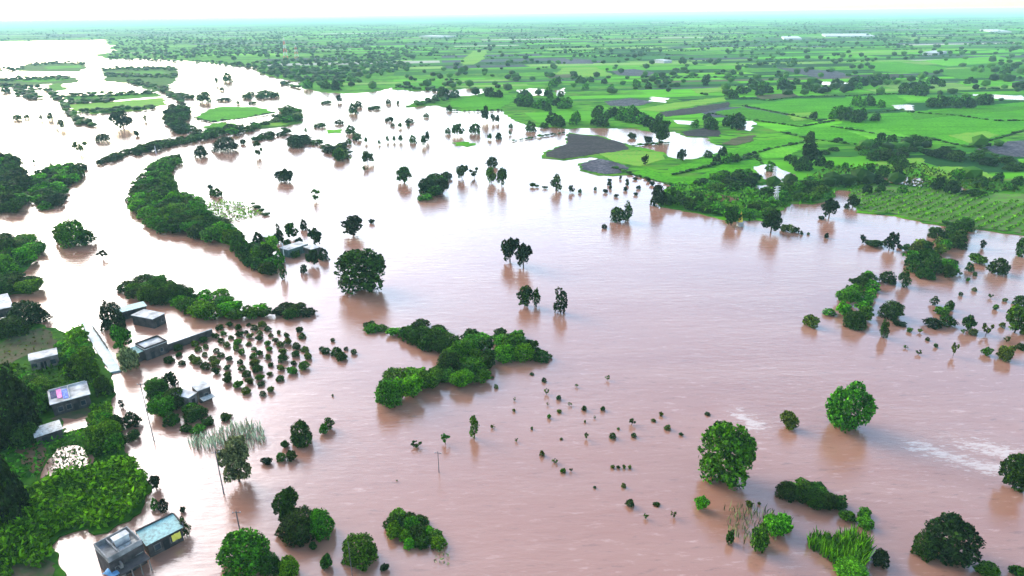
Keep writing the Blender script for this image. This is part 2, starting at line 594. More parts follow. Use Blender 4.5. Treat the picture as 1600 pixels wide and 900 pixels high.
# flooded hollows inside the farmland
for i, px in enumerate([[(1380, 279), (1405, 275), (1445, 281), (1440, 292), (1410, 290), (1390, 286)], [(1470, 290), (1500, 292), (1520, 300), (1490, 302)],
                        [(1175, 262), (1205, 258), (1225, 268), (1245, 275), (1225, 285), (1195, 282)], [(1178, 292), (1200, 290), (1210, 296), (1190, 300)],
                        [(1050, 188), (1080, 190), (1085, 196), (1060, 194)], [(1140, 190), (1180, 190), (1172, 206), (1150, 204)],
                        [(1395, 165), (1430, 165), (1425, 173), (1400, 172)], [(1520, 148), (1600, 150), (1600, 157), (1530, 154)],
                        [(1018, 152), (1045, 154), (1040, 161), (1015, 159)], [(805, 141), (830, 139), (855, 140), (852, 150), (815, 150)], [(868, 142), (884, 138), (880, 150), (868, 150)],
                        [(1275, 128), (1330, 130), (1345, 135), (1290, 134)]]):
    slab('flood_pool', PX(px), .55 + .004 * i, M_WATER, skirt=.1, seed=200 + i, frac=.008)

# village land, lower left
VILLAGE = [(-150, 505), (20, 498), (60, 505), (85, 515), (105, 520), (128, 510), (140, 530), (155, 556), (172, 584), (178, 610), (172, 635), (180, 660),
           (188, 690), (196, 712), (206, 722), (232, 750), (236, 768), (222, 795), (210, 812), (185, 824), (150, 838), (135, 826), (100, 836), (78, 852),
           (88, 875), (100, 905), (60, 980), (-200, 980)]
village_poly = PX(VILLAGE)
slab('village_ground', village_poly, .3, FIELD['scrub'], seed=55)
slab('bare_yard', PX([(-60, 560), (0, 540), (15, 527), (70, 512), (93, 533), (86, 546), (45, 558), (0, 577)]), .36, FIELD['soil'], skirt=.1, seed=56)
slab('bare_yard', PX([(30, 702), (60, 692), (72, 700), (66, 725), (60, 752), (48, 735), (28, 715)]), .37, FIELD['mud'], skirt=.1, seed=57)
slab('bare_yard', PX([(80, 655), (120, 640), (140, 643), (135, 652), (100, 660)]), .364, FIELD['soil'], skirt=.1, seed=58)
slab('flood_pool', PX([(96, 658), (118, 654), (143, 650), (144, 667), (120, 674), (98, 681)]), .42, M_WATER, skirt=.05, seed=59)
slab('flood_pool', PX([(70, 735), (85, 705), (110, 698), (140, 705), (150, 725), (120, 738), (90, 745), (62, 755)]), .43, M_WATER, skirt=.05, seed=60)
slab('flood_pool', PX([(117, 557), (128, 548), (135, 557), (125, 565)]), .44, M_WATER, skirt=.05, seed=61)
slab('bare_yard', PX([(20, 882), (85, 880), (85, 960), (10, 960)]), .365, FIELD['soil'], skirt=.1, seed=62)
slab('road', PX([(127, 506), (142, 506), (157, 525), (174, 554), (189, 581), (173, 584), (155, 556), (140, 530)]), .5, FIELD['concrete'], skirt=.6, frac=.01, jit=.06, seed=63)
slab('river_bank', PX([(-80, 375), (0, 372), (60, 380), (62, 405), (35, 425), (10, 432), (55, 436), (62, 455), (10, 462), (-80, 470)]), .25, FIELD['scrub'], seed=64)

# patchwork of far parcels -----------------------------------------------
PAL = [((.085, .31, .006), 24), ((.026, .12, .010), 20), ((.009, .045, .009), 24), ((.16, .28, .05), 10), ((.05, .045, .065), 10),
       ((.36, .34, .28), 3), ((.12, .31, .012), 10), ((.10, .075, .05), 4)]
pal = [c for c, k in PAL for _ in range(k)]
pv, pf, pc = [], [], []
hedge = []
ang = R(7)
ca, sa = math.cos(ang), math.sin(ang)
prnd = random.Random(11)


def W(x, y):
    wob = 30 * noise.noise(Vector((x * .0011, y * .0011, 3.0)))
    return Vector((x * ca - y * sa + wob, x * sa + y * ca + wob, 0))


yy = 250.0
while yy < 9000:
    dy = prnd.choice((14, 18, 24, 34, 48)) * prnd.uniform(.8, 1.2) * (1 + yy / 2200)
    gp = 1.3 + yy * .0012
    half = yy * .95 + 420
    xx = -half - yy * .1
    while xx < half + yy * .35:
        dx = prnd.uniform(70, 230) * (1 + yy / 3000)
        q = [W(xx + 2, yy + gp), W(xx + dx - 2, yy + gp), W(xx + dx - 2, yy + dy - gp), W(xx + 2, yy + dy - gp)]
        ok = all(inside(p, land_poly) for p in q)
        if ok:
            cen = (q[0] + q[2]) / 2
            hit = any(inside(p, fp) for fp in field_polys for p in (q[0], q[1], cen))
            if prnd.random() < .86:
                n = len(pv)
                pv += [(p.x, p.y, .33) for p in q]
                pf.append((n, n + 1, n + 2, n + 3))
                c = prnd.choice(pal)
                k = prnd.uniform(.8, 1.2)
                pc.append((c[0] * k, c[1] * k, c[2] * k, 1))
            if not hit and prnd.random() < .8:
                hedge.append((q[0], q[1]))
            if not hit and prnd.random() < .12:
                hedge.append((q[1], q[2]))
        xx += dx
    yy += dy
po = mesh_obj('farm_parcels', pv, pf, M_PARCEL)
ca_ = po.data.color_attributes.new('crop', 'FLOAT_COLOR', 'CORNER')
ca_.data.foreach_set('color', np.repeat(np.array(pc, dtype=np.float32), 4, axis=0).ravel())
tag(po, kind='structure')


# ------------------------------------------------------------------ trees
def unit(r):
    while True:
        v = Vector((r.uniform(-1, 1), r.uniform(-1, 1), r.uniform(-1, 1)))
        if .05 < v.length < 1:
            return v.normalized()


def quads(pts):
    """pts: list of (centre, normal, size) -> verts, faces: leaf sprays as bent quads"""
    v, f = [], []
    for (c, nrm, s, r) in pts:
        x = nrm.orthogonal().normalized()
        y = nrm.cross(x)
        a = r.uniform(0, 6.28)
        u = (x * math.cos(a) + y * math.sin(a)) * s
        w_ = (y * math.cos(a) - x * math.sin(a)) * s * r.uniform(.55, .9)
        n = len(v)
        b = nrm * s * .25
        for q in (c - u - b, c - w_, c + u - b, c + w_):
            v.append((q.x, q.y, max(q.z, -.02)))
        f.append((n, n + 1, n + 2, n + 3))
    return v, f


def crown_mesh(name, seed, n, leaf, style):
    r = random.Random(seed)
    lobes = []
    if style == 'dome':
        lobes.append((Vector((0, 0, .45)), .40))
        for i in range(15):
            d = unit(r)
            d.z = abs(d.z)
            lobes.append((Vector((d.x * .33, d.y * .33, .12 + d.z * .62)), r.uniform(.14, .25)))
        for i in range(7):
            a = i * .9 + r.uniform(-.3, .3)
            lobes.append((Vector((.32 * math.cos(a), .32 * math.sin(a), r.uniform(.10, .3))), r.uniform(.14, .2)))
    elif style == 'round':
        lobes.append((Vector((0, 0, .48)), .40))
        for i in range(34):
            d = unit(r)
            lobes.append((Vector((d.x * .36, d.y * .36, max(.10, .48 + d.z * .42))), r.uniform(.10, .17)))
    elif style == 'tree':
        lobes.append((Vector((0, 0, .55)), .22))
        for i in range(19):
            d = unit(r)
            k = r.uniform(.75, 1.12)
            lobes.append((Vector((d.x * .33 * k, d.y * .33 * k, .53 + d.z * .36 * k)), r.uniform(.09, .20)))
    elif style == 'tall':
        for i in range(11):
            z = .1 + .8 * i / 10
            k = .30 * math.sin(math.pi * (.15 + .75 * i / 10))
            a = r.uniform(0, 6.28)
            lobes.append((Vector((k * math.cos(a), k * math.sin(a), z)), r.uniform(.12, .22)))
        lobes.append((Vector((0, 0, .45)), .3))
    elif style == 'bush':
        for i in range(9):
            a = r.uniform(0, 6.28)
            q = math.sqrt(r.random()) * .33
            lobes.append((Vector((q * math.cos(a), q * math.sin(a), r.uniform(.2, .62))), r.uniform(.16, .26)))
        lobes.append((Vector((0, 0, .35)), .32))
    elif style == 'sparse':
        for i in range(12):
            d = unit(r)
            lobes.append((Vector((d.x * .36, d.y * .36, .58 + d.z * .32)), r.uniform(.06, .14)))
    # a few twigs of foliage break the outline
    if style in ('dome', 'tree', 'bush'):
        for c, b in list(lobes[1:]):
            if r.random() < .55:
                d = (c - Vector((0, 0, .35))).normalized()
                lobes.append((c + d * b * .95 + unit(r) * .03, b * r.uniform(.22, .42)))
    wts = [b * b for a, b in lobes]
    pts = []
    tries = 0
    while len(pts) < n and tries < n * 8:
        tries += 1
        c, rad = r.choices(lobes, wts)[0]
        d = unit(r)
        d = (d + Vector((0, 0, .25))).normalized()
        p = c + d * rad * r.uniform(.70, 1.16)
        if p.z < 0.0:
            continue
        deep = any((p - c2).length < r2 * .7 for c2, r2 in lobes)
        if deep and r.random() > .12:
            continue
        nn = (d + unit(r) * 1.1).normalized()
        pts.append((p, nn, leaf * r.uniform(.55, 1.25), r))
    v, f = quads(pts)
    # normalise to unit width, unit height
    A = np.array(v)
    lo, hi = np.percentile(A, .6, axis=0), np.percentile(A, 99.4, axis=0)
    A[:, 0] = (A[:, 0] - (lo[0] + hi[0]) / 2) / (hi[0] - lo[0])
    A[:, 1] = (A[:, 1] - (lo[1] + hi[1]) / 2) / (hi[1] - lo[1])
    A[:, 2] /= hi[2]
    me = bpy.data.meshes.new(name)
    me.from_pydata(A.tolist(), [], f)
    me.materials.append(FOL['mid'])
    return me


def trunk_mesh(seed):
    r = random.Random(seed)
    b = MB()
    b.tube((0, 0, -.12), (.01, 0, .28), .045, .032)
    b.tube((.01, 0, .27), (.03, .02, .55), .032, .016)
    for i in range(4):
        a = i * 1.6 + r.uniform(-.4, .4)
        b.tube((.01, 0, .24 + .03 * i), (.26 * math.cos(a), .26 * math.sin(a), .5 + r.uniform(-.05, .12)), .02, .007, 5)
    me = bpy.data.meshes.new('trunk')
    me.from_pydata(b.v, [], b.f)
    me.materials.append(M_TRUNK)
    return me


CROWN = {}
for st in ('round', 'dome', 'tree', 'tall', 'bush', 'sparse'):
    for lod, n, lf, k in (('hi', 3600, .040, 4), ('med', 1100, .066, 5), ('low', 300, .115, 4)):
        nn = n if st not in ('sparse', 'tall') else int(n * .55)
        CROWN[st, lod] = [crown_mesh('crown_' + st, 31 * i + len(st) + len(lod), nn, lf, st) for i in range(k)]
TRUNK = [trunk_mesh(i) for i in range(4)]


def setmat(o, m):
    o.material_slots[0].link = 'OBJECT'
    o.material_slots[0].material = m


COUNT = {}


TREES = []


def plant(p, Wd, Hd, style, fol, label, name='tree', cat='tree', group=None, trunk=None):
    if cat == 'tree':
        TREES.append((Wd * F / depth(p) * (1 if group else 30), p.copy(), Wd, Hd, style, fol, label, name, cat, group, trunk))
    else:
        plant_now(p, Wd, Hd, style, fol, label, name, cat, group, trunk)


def plant_now(p, Wd, Hd, style, fol, label, name='tree', cat='tree', group=None, trunk=None):
    d = depth(p)
    ppm = F / d * .64               # pixels of the render per metre
    lod = 'hi' if Wd * ppm > 20 else 'med' if Wd * ppm > 8 else 'low'
    me = rnd.choice(CROWN[style, lod])
    if trunk is None:
        trunk = style in ('tree', 'sparse', 'tall')
    rz = rnd.uniform(0, 6.28)
    COUNT[name] = COUNT.get(name, 0) + 1
    if trunk:
        e = empty(name, p, rz)
        e.scale = (Wd, Wd, Hd)
        o = bpy.data.objects.new('crown', me)
        C.objects.link(o)
        o.parent = e
        t = bpy.data.objects.new('trunk', rnd.choice(TRUNK))
        C.objects.link(t)
        t.parent = e
        setmat(o, FOL[fol])
        tag(e, label, cat, group)
        return e
    o = bpy.data.objects.new(name, me)
    C.objects.link(o)
    o.location = p
    o.rotation_euler = (0, 0, rz)
    o.scale = (Wd, Wd, Hd)
    setmat(o, FOL[fol])
    tag(o, label, cat, group)
    return o


def plant_px(u, vb, wpx, hpx, style, fol, label, **kw):
    """a plant whose foliage fills wpx x hpx photo pixels and ends at row vb"""
    p0 = G(u, vb)
    dep = math.atan2(CAM_H, Vector((p0.x, p0.y)).length)
    a, sn, cs = .47 * wpx, math.sin(dep), math.cos(dep)

    def ext(H):
        if style in ('dome', 'bush', 'round'):
            return a * .9 * sn, math.hypot(a * .6 * sn, H * cs)
        c0 = .52 * H * cs
        low = c0 - math.hypot(.40 * H * cs, a * .9 * sn)
        return max(0, -low), c0 + math.hypot(.46 * H * cs, a * .9 * sn)
    lo, hi = .2 * wpx, 4.0 * hpx
    for _ in range(30):
        H = (lo + hi) / 2
        if sum(ext(H)) > hpx:
            hi = H
        else:
            lo = H
    p = G(u, vb - min(ext(H)[0], hpx * .5))
    d = depth(p)
    Wd = .94 * wpx * d / F
    Hd = max(H * d / F, .3)
    return plant(p, Wd, Hd, style, fol, label, **kw)


# ---- single trees standing in the water: u, bottom, w, h, style, foliage, label
SINGLE = [
    (567, 465, 76, 70, 'round', 'dark', 'broad round dark green tree standing alone in open flood water, above the tree island'),
    (797, 410, 30, 38, 'tree', 'black', 'left tree of the dark touching pair right of the broad round tree'),
    (818, 419, 27, 38, 'tree', 'black', 'right tree of the dark touching pair right of the broad round tree'),
    (820, 478, 26, 30, 'tree', 'dark', 'leaning ragged dark tree with light gaps in its crown, between tree island and dark pair'),
    (838, 479, 14, 28, 'tall', 'dark', 'slim dark tree touching the ragged gappy tree in mid water'),
    (876, 489, 23, 37, 'tall', 'black', 'narrow upright near-black tree alone in mid water, right of the ragged gappy tree'),
    (1131, 772, 82, 98, 'round', 'mid', 'tall egg-shaped dense green tree in brown water near the right foreground'),
    (1323, 682, 68, 80, 'round', 'mid', 'large round green tree with spiky leafy edge alone in the right-hand water'),
    (1232, 674, 28, 28, 'bush', 'olive', 'small yellowish green bush left of the large spiky-edged round tree'),
    (1582, 762, 38, 52, 'tree', 'dark', 'dark ragged tree beside white water at the right edge'),
    (1482, 889, 76, 78, 'round', 'black', 'big near-black domed tree low in the right corner'),
    (1441, 876, 34, 42, 'dome', 'dark', 'smaller dark tree touching the left side of the near-black dome in the right corner'),
    (1540, 905, 36, 24, 'bush', 'mid', 'low green bush at the bottom edge right of the near-black dome'),
    (1590, 905, 26, 20, 'bush', 'dark', 'dark bush in the very bottom right corner'),
    (869, 298, 18, 24, 'tall', 'dark', 'small upright dark tree at the end of a thin dark bund in pale water'),
    (632, 285, 28, 24, 'tree', 'dark', 'dark round-topped tree on stilts of stems left of the dark clump in pale water'),
    (722, 280, 20, 22, 'tree', 'dark', 'dark tree just right of the long dark clump in pale water'),
    (741, 278, 14, 16, 'sparse', 'dark', 'thin straggly tree right of the dark clump in pale water'),
    (769, 262, 19, 16, 'dome', 'black', 'topmost tree of the dark group of three in pale water'),
    (768, 286, 16, 24, 'tree', 'mid', 'left tree of the dark group of three in pale water'),
    (784, 290, 17, 26, 'tree', 'dark', 'right tree of the dark group of three in pale water'),
    (552, 367, 31, 29, 'tree', 'black', 'spreading black tree on a visible trunk above the broad round tree'),
    (581, 350, 9, 8, 'bush', 'black', 'tiny dark bush right of the spreading black tree'),
    (445, 286, 25, 22, 'bush', 'black', 'pointed dark bushy tree alone in the pale river bend'),
    (494, 314, 14, 18, 'sparse', 'mid', 'thin green sapling tree alone in the pale river'),
    (575, 255, 20, 18, 'tree', 'dark', 'dark branching tree left of the stilted round-topped tree'),
    (571, 268, 9, 8, 'sparse', 'dark', 'tiny bush just below the dark branching tree'),
    (965, 349, 24, 25, 'dome', 'dark', 'rounded tree with lit top, left of a pair near the right bank'),
    (981, 345, 14, 30, 'tall', 'dark', 'slim pointed tree, right of a pair near the right bank'),
    (944, 358, 11, 7, 'bush', 'black', 'very small dark bush left of the pair near the right bank'),
    (1295, 341, 26, 30, 'tree', 'black', 'round black tree on a clear trunk in the bay of the right bank'),
    (1332, 324, 18, 18, 'tree', 'black', 'smaller black tree right of the round one in the bay of the right bank'),
    (1322, 327, 9, 9, 'bush', 'black', 'tiny dark bush left of the smaller black tree in the bay'),
    (1283, 344, 9, 7, 'bush', 'dark', 'tiny bush at the foot of the round black tree in the bay'),
    (1291, 373, 7, 9, 'bush', 'black', 'tiny dark stump of a bush below the bay of the right bank'),
    (1204, 364, 30, 36, 'tree', 'black', 'ragged dark tree standing forward of the right bank beside the bay'),
    (1347, 380, 9, 13, 'tree', 'black', 'tiny lollipop tree left of the dark islet near the right bank'),
    (1389, 391, 21, 27, 'tree', 'black', 'dark round tree on the small islet near the right bank'),
    (1366, 388, 30, 13, 'bush', 'dark', 'low wedge-shaped bush on the left of the small islet'),
    (1405, 389, 10, 7, 'bush', 'black', 'tiny bush on the right tip of the small islet'),
    (1157, 353, 0, 0, '', '', ''),
    (1142, 352, 26, 28, 'tree', 'dark', 'dark tree at the corner of the right bank beside the yellow temple spire'),
    (1028, 324, 24, 34, 'dome', 'black', 'round dark tree at the left tip of the right bank'),
    (1030, 221, 34, 32, 'tree', 'dark', 'tall broad dark tree over the flooded channel between ploughed fields'),
    (1063, 251, 15, 17, 'tree', 'black', 'black tree standing before a white flooded field'),
    (1007, 258, 12, 16, 'tall', 'black', 'dark upright tree on the bund below the yellowish field'),
    (987, 217, 14, 9, 'bush', 'dark', 'low round bush in the channel left of the tall broad tree'),
    (1012, 224, 14, 11, 'bush', 'black', 'dark bush on the bund left of the tall broad tree'),
    (1264, 228, 16, 22, 'dome', 'dark', 'dark pointed tree on the hedge between bright green fields'),
    (1264, 256, 30, 30, 'tree', 'black', 'tall bluish dark tree rising over the scrub beside the lime field'),
    (1309, 224, 16, 9, 'bush', 'dark', 'low bush on the hedge right of the pointed tree'),
    (1488, 305, 24, 22, 'dome', 'black', 'dark round tree beside the flooded strip in the right-hand field'),
    (1520, 309, 28, 13, 'bush', 'dark', 'low spreading bush right of the round tree in the right-hand field'),
    (1374, 303, 16, 14, 'dome', 'dark', 'dark round bush alone in the rough field above the crop rows'),
    (1558, 431, 28, 28, 'dome', 'dark', 'square-topped dark tree in the flooded shallows on the right'),
    (1596, 402, 20, 30, 'dome', 'dark', 'dark tree cut by the right edge above the flooded shallows'),
    (1527, 414, 26, 17, 'bush', 'mid', 'wedge-shaped green bush left of the square-topped tree'),
    (1514, 425, 13, 15, 'dome', 'dark', 'small dark bush under the wedge-shaped bush'),
    (1534, 388, 9, 13, 'tall', 'black', 'tiny upright bush above the square-topped tree'),
    (1387, 445, 26, 21, 'dome', 'dark', 'left round tree of a pair beside the right-hand wooded strip'),
    (1410, 447, 19, 28, 'tall', 'dark', 'right upright tree of a pair beside the right-hand wooded strip'),
    (1266, 513, 25, 20, 'bush', 'olive', 'isolated bush in open water left of the right-hand wooded strip'),
    (1391, 501, 36, 30, 'dome', 'dark', 'pointed dark tree right of the lower wooded strip'),
    (1405, 511, 18, 9, 'bush', 'black', 'low dark bush at the foot of the pointed tree'),
    (1379, 528, 14, 28, 'tall', 'dark', 'thin upright tree below the pointed tree'),
    (1457, 514, 28, 17, 'dome', 'black', 'smooth dark dome-shaped bush in the right-hand shallows'),
    (1480, 512, 25, 18, 'dome', 'dark', 'bush touching the right of the smooth dark dome-shaped bush'),
    (1472, 494, 24, 14, 'bush', 'mid', 'greener bush behind the smooth dark dome-shaped bush'),
    (1482, 486, 14, 16, 'dome', 'dark', 'small upright bush behind the greener bush in the right-hand shallows'),
    (1459, 476, 13, 14, 'tall', 'dark', 'small upright bush above the greener bush'),
    (1511, 516, 20, 24, 'tree', 'dark', 'small V-shaped tree in the right-hand shallows'),
    (1585, 520, 32, 42, 'tree', 'mid', 'leafy tree near the right edge among the shallows'),
    (1594, 480, 22, 17, 'dome', 'dark', 'dark bush above the leafy tree near the right edge'),
    (1540, 524, 15, 18, 'sparse', 'olive', 'thin spindly bush between V-shaped tree and right edge'),
    (1570, 566, 24, 26, 'bush', 'olive', 'yellow-green bush low at the right edge of the shallows'),
    (1489, 556, 10, 20, 'sparse', 'olive', 'thin yellowish sapling apart from the right-hand shallows'),
    # foreground, centre and left
    (473, 700, 34, 40, 'dome', 'dark', 'dark rounded bush in the middle of the left foreground water'),
    (516, 670, 16, 18, 'tall', 'dark', 'upper bush of the slanting pair right of the dark rounded bush'),
    (506, 680, 15, 17, 'bush', 'mid', 'lower bush of the slanting pair right of the dark rounded bush'),
    (446, 702, 14, 13, 'bush', 'dark', 'top bush of a tight trio left of the dark rounded bush'),
    (440, 722, 15, 15, 'dome', 'mid', 'lower left bush of a tight trio left of the dark rounded bush'),
    (456, 722, 17, 18, 'dome', 'dark', 'lower right bush of a tight trio left of the dark rounded bush'),
    (417, 728, 17, 13, 'bush', 'black', 'dark leaf-shaped bush left of the tight trio'),
    (374, 752, 44, 64, 'tree', 'grey', 'grey-green thin-leaved tree on several stems beside the pale reeds'),
    (452, 812, 36, 44, 'tree', 'dark', 'upright upper tree of the dark clump in the left foreground'),
    (468, 852, 62, 52, 'dome', 'dark', 'widest tree of the dark clump in the left foreground'),
    (505, 845, 38, 48, 'dome', 'mid', 'greener right-hand tree of the dark clump in the left foreground'),
    (490, 862, 14, 14, 'bush', 'dark', 'small sprig at the foot of the dark clump in the left foreground'),
    (562, 890, 56, 48, 'dome', 'mid', 'heart-shaped leafy tree at the bottom behind a thin pole'),
    (511, 893, 19, 26, 'bush', 'dark', 'small slanting bush left of the heart-shaped tree'),
    (601, 895, 15, 13, 'bush', 'black', 'tiny dark bush right of the heart-shaped tree'),
    (383, 905, 80, 70, 'dome', 'mid', 'large spreading green tree at the bottom edge right of the flooded house'),
    (424, 905, 34, 38, 'dome', 'dark', 'dark bush joined to the right of the large spreading tree at the bottom edge'),
    (452, 910, 36, 36, 'bush', 'bright', 'bright bush at the bottom edge right of the large spreading tree'),
    (244, 764, 16, 22, 'tree', 'black', 'small round black tree on a thin stem off the village shore'),
    (243, 798, 13, 19, 'dome', 'mid', 'upright bush above the tin-roofed house'),
    (257, 803, 15, 22, 'dome', 'black', 'dark bush beside the upright bush above the tin-roofed house'),
    (292, 838, 15, 30, 'tall', 'dark', 'slim dark tree at the right end of the tin-roofed house'),
    (286, 802, 8, 10, 'bush', 'black', 'tiny dark bush up and right of the tin-roofed house'),
    (741, 683, 15, 34, 'tall', 'mid', 'slim green shrub sticking straight up among the scattered sprouts'),
    (696, 693, 14, 16, 'sparse', 'mid', 'wispy sprout left of the slim green shrub'),
    (650, 700, 16, 10, 'sparse', 'dark', 'flat wispy sprout left of the wispy sprout'),
    (1096, 800, 20, 24, 'bush', 'bright', 'bright tuft of bush just below the egg-shaped tree'),
    (1331, 912, 54, 34, 'dome', 'lime', 'vivid lime-green dome bush at the bottom edge by the reeds'),
    (1374, 890, 27, 28, 'dome', 'black', 'square dark bush right of the tall reeds'),
    (1185, 866, 30, 42, 'bush', 'mid', 'upright leafy bush among the reeds below the egg-shaped tree'),
    (1140, 852, 13, 22, 'bush', 'dark', 'small dark bush left of the upright leafy bush'),
    (1214, 845, 40, 36, 'bush', 'bright', 'bright spreading bush right of the upright leafy bush'),
    (1170, 795, 12, 12, 'bush', 'olive', 'tiny tuft under the right side of the egg-shaped tree'),
    (193, 200, 31, 26, 'tree', 'black', 'broad black tree standing in the upper-left flood before striped fields'),
    (161, 222, 22, 13, 'dome', 'black', 'flattened dark bush in the upper-left flood below the broad black tree'),
    (214, 213, 8, 9, 'bush', 'black', 'small dark bush right of the flattened bush in the upper-left flood'),
    (79, 188, 9, 12, 'dome', 'dark', 'small dark tree in the far left flood, alone above two stacked bushes'),
    (97, 202, 10, 15, 'tree', 'dark', 'two-tier small tree in the far left flood'),
    (228, 190, 6, 10, 'tall', 'dark', 'thin small tree right of the broad black tree'),
    (126, 240, 20, 18, 'sparse', 'olive', 'pale straggly tree above the left river bank'),
    (314, 246, 21, 18, 'dome', 'black', 'dark round bush at the upper end of the river bend'),
    (353, 238, 38, 23, 'dome', 'black', 'wide dark bush in the upper river bend'),
    (380, 226, 12, 8, 'bush', 'black', 'small dark bush right of the wide dark bush'),
    (404, 245, 14, 24, 'sparse', 'dark', 'straggly dark tree right of the wide dark bush'),
    (115, 387, 44, 42, 'dome', 'mid', 'larger left tree of the river islet near the left bank'),
    (136, 384, 28, 26, 'dome', 'dark', 'darker right tree of the river islet near the left bank'),
    (98, 378, 26, 28, 'dome', 'mid', 'left edge tree of the river islet near the left bank'),
    (161, 405, 17, 14, 'sparse', 'black', 'little black sprig in the river beside the islet'),
    (190, 700, 22, 22, 'dome', 'dark', 'lowest of the dark bushes beside the flooded road'),
    (207, 670, 26, 25, 'dome', 'black', 'round black bush beside the flooded road'),
    (181, 672, 24, 22, 'dome', 'dark', 'dark bush left of the round black bush beside the flooded road'),
    (191, 638, 8, 14, 'tall', 'black', 'small black sprig in the flooded road'),
    (209, 690, 20, 18, 'dome', 'dark', 'dark bush under the round black bush beside the flooded road'),
    (138, 602, 34, 48, 'tree', 'mid', 'tall feathery green tree beside the pale road'),
    (165, 622, 26, 36, 'dome', 'dark', 'dark tree below the tall feathery tree beside the pale road'),
    (118, 592, 26, 30, 'dome', 'dark', 'dark tree right of the grey village house'),
    (193, 548, 30, 40, 'tree', 'mid', 'green tree between pale road and walled compound'),
    (205, 582, 30, 40, 'dome', 'grey', 'greyish green tree before the walled compound'),
    (48, 512, 52, 42, 'dome', 'black', 'big black tree above the bare brown yard'),
    (20, 530, 50, 34, 'dome', 'dark', 'dark tree at the left edge above the bare brown yard'),
    (178, 520, 36, 48, 'dome', 'black', 'black tree at the left end of the pale roofed row'),
    (20, 700, 80, 120, 'dome', 'black', 'huge near-black tree at the left edge below the laundry house'),
    (14, 830, 70, 110, 'dome', 'black', 'huge dark tree at the left edge above the green thicket'),
    (60, 650, 40, 46, 'dome', 'mid', 'green tree left of the laundry roof house'),
]
for (u, vb, wp, hp, st, fo, lab) in SINGLE:
    if not wp:
        continue
    isb = (st == 'bush') or 'bush' in lab.split(',')[0] or 'sprig' in lab or 'sprout' in lab or 'tuft' in lab or 'shrub' in lab
    nm = 'bush' if isb else 'tree'
    plant_px(u, vb, wp, hp, st, fo, lab, name=nm, cat=nm)


def poisson(poly, s, r, tries=None):
    xs = [p.x for p in poly]
    ys = [p.y for p in poly]
    x0, x1, y0, y1 = min(xs), max(xs), min(ys), max(ys)
    tries = tries or int((x1 - x0) * (y1 - y0) / (s * s) * 12) + 60
    out = []
    grid = {}
    for _ in range(tries):
        p = Vector((r.uniform(x0, x1), r.uniform(y0, y1), 0))
        if not inside(p, poly):
            continue
        k = (int(p.x // s), int(p.y // s))
        if any((p - q).length < s for i in (-1, 0, 1) for j in (-1, 0, 1) for q in grid.get((k[0] + i, k[1] + j), ())):
            continue
        grid.setdefault(k, []).append(p)
        out.append(p)
    return out


def row_points(poly, s, r, a, b, gap):
    a, b = G(*a), G(*b)
    d = (b - a).normalized()
    n = Vector((-d.y, d.x, 0))
    t = [(p - a).dot(d) for p in poly]
    q = [(p - a).dot(n) for p in poly]
    out = []
    y = min(q)
    while y < max(q):
        x = min(t)
        while x < max(t):
            p = a + d * x + n * (y + 2.5 * noise.noise(Vector((x * .02, y * .01, 4))))
            p = p + Vector((r.uniform(-.4, .4), r.uniform(-.4, .4), 0))
            if inside(p, poly) and noise.noise(Vector((p.x * .04, p.y * .04, 9))) > -.35:
                out.append(p)
            x += s * r.uniform(.7, 1.3)
        y += gap
    return out


def proj(p):
    c = ROT.transposed() @ (Vector(p) - Vector((0, 0, CAM_H)))
    return Vector((800 + F * c.x / -c.z, 450 - F * c.y / -c.z, 0))


def belt(px, s, W0, W1, hr, fols, label, group, seed, styles=('dome',), name='tree', cat='tree', z=0.0):
    r = random.Random(seed)
    pts = poisson(PX(px), s, r)
    outline = [Vector((u, v, 0)) for (u, v) in px]
    for p in pts:
        wd = r.uniform(W0, W1)
        p.z = z
        h = wd * r.uniform(*hr)
        # trees on the far rim of a belt are the lower scrubby ones
        for k in range(5):
            if inside(proj((p.x, p.y, h * .8)), outline):
                break
            h = max(h * .84, wd * .42)
            wd *= .97
        else:
            if r.random() < .22:
                continue
        plant(p, wd, h, r.choice(styles), r.choice(fols), label, name=name, cat=cat, group=group, trunk=False)
    return len(pts)


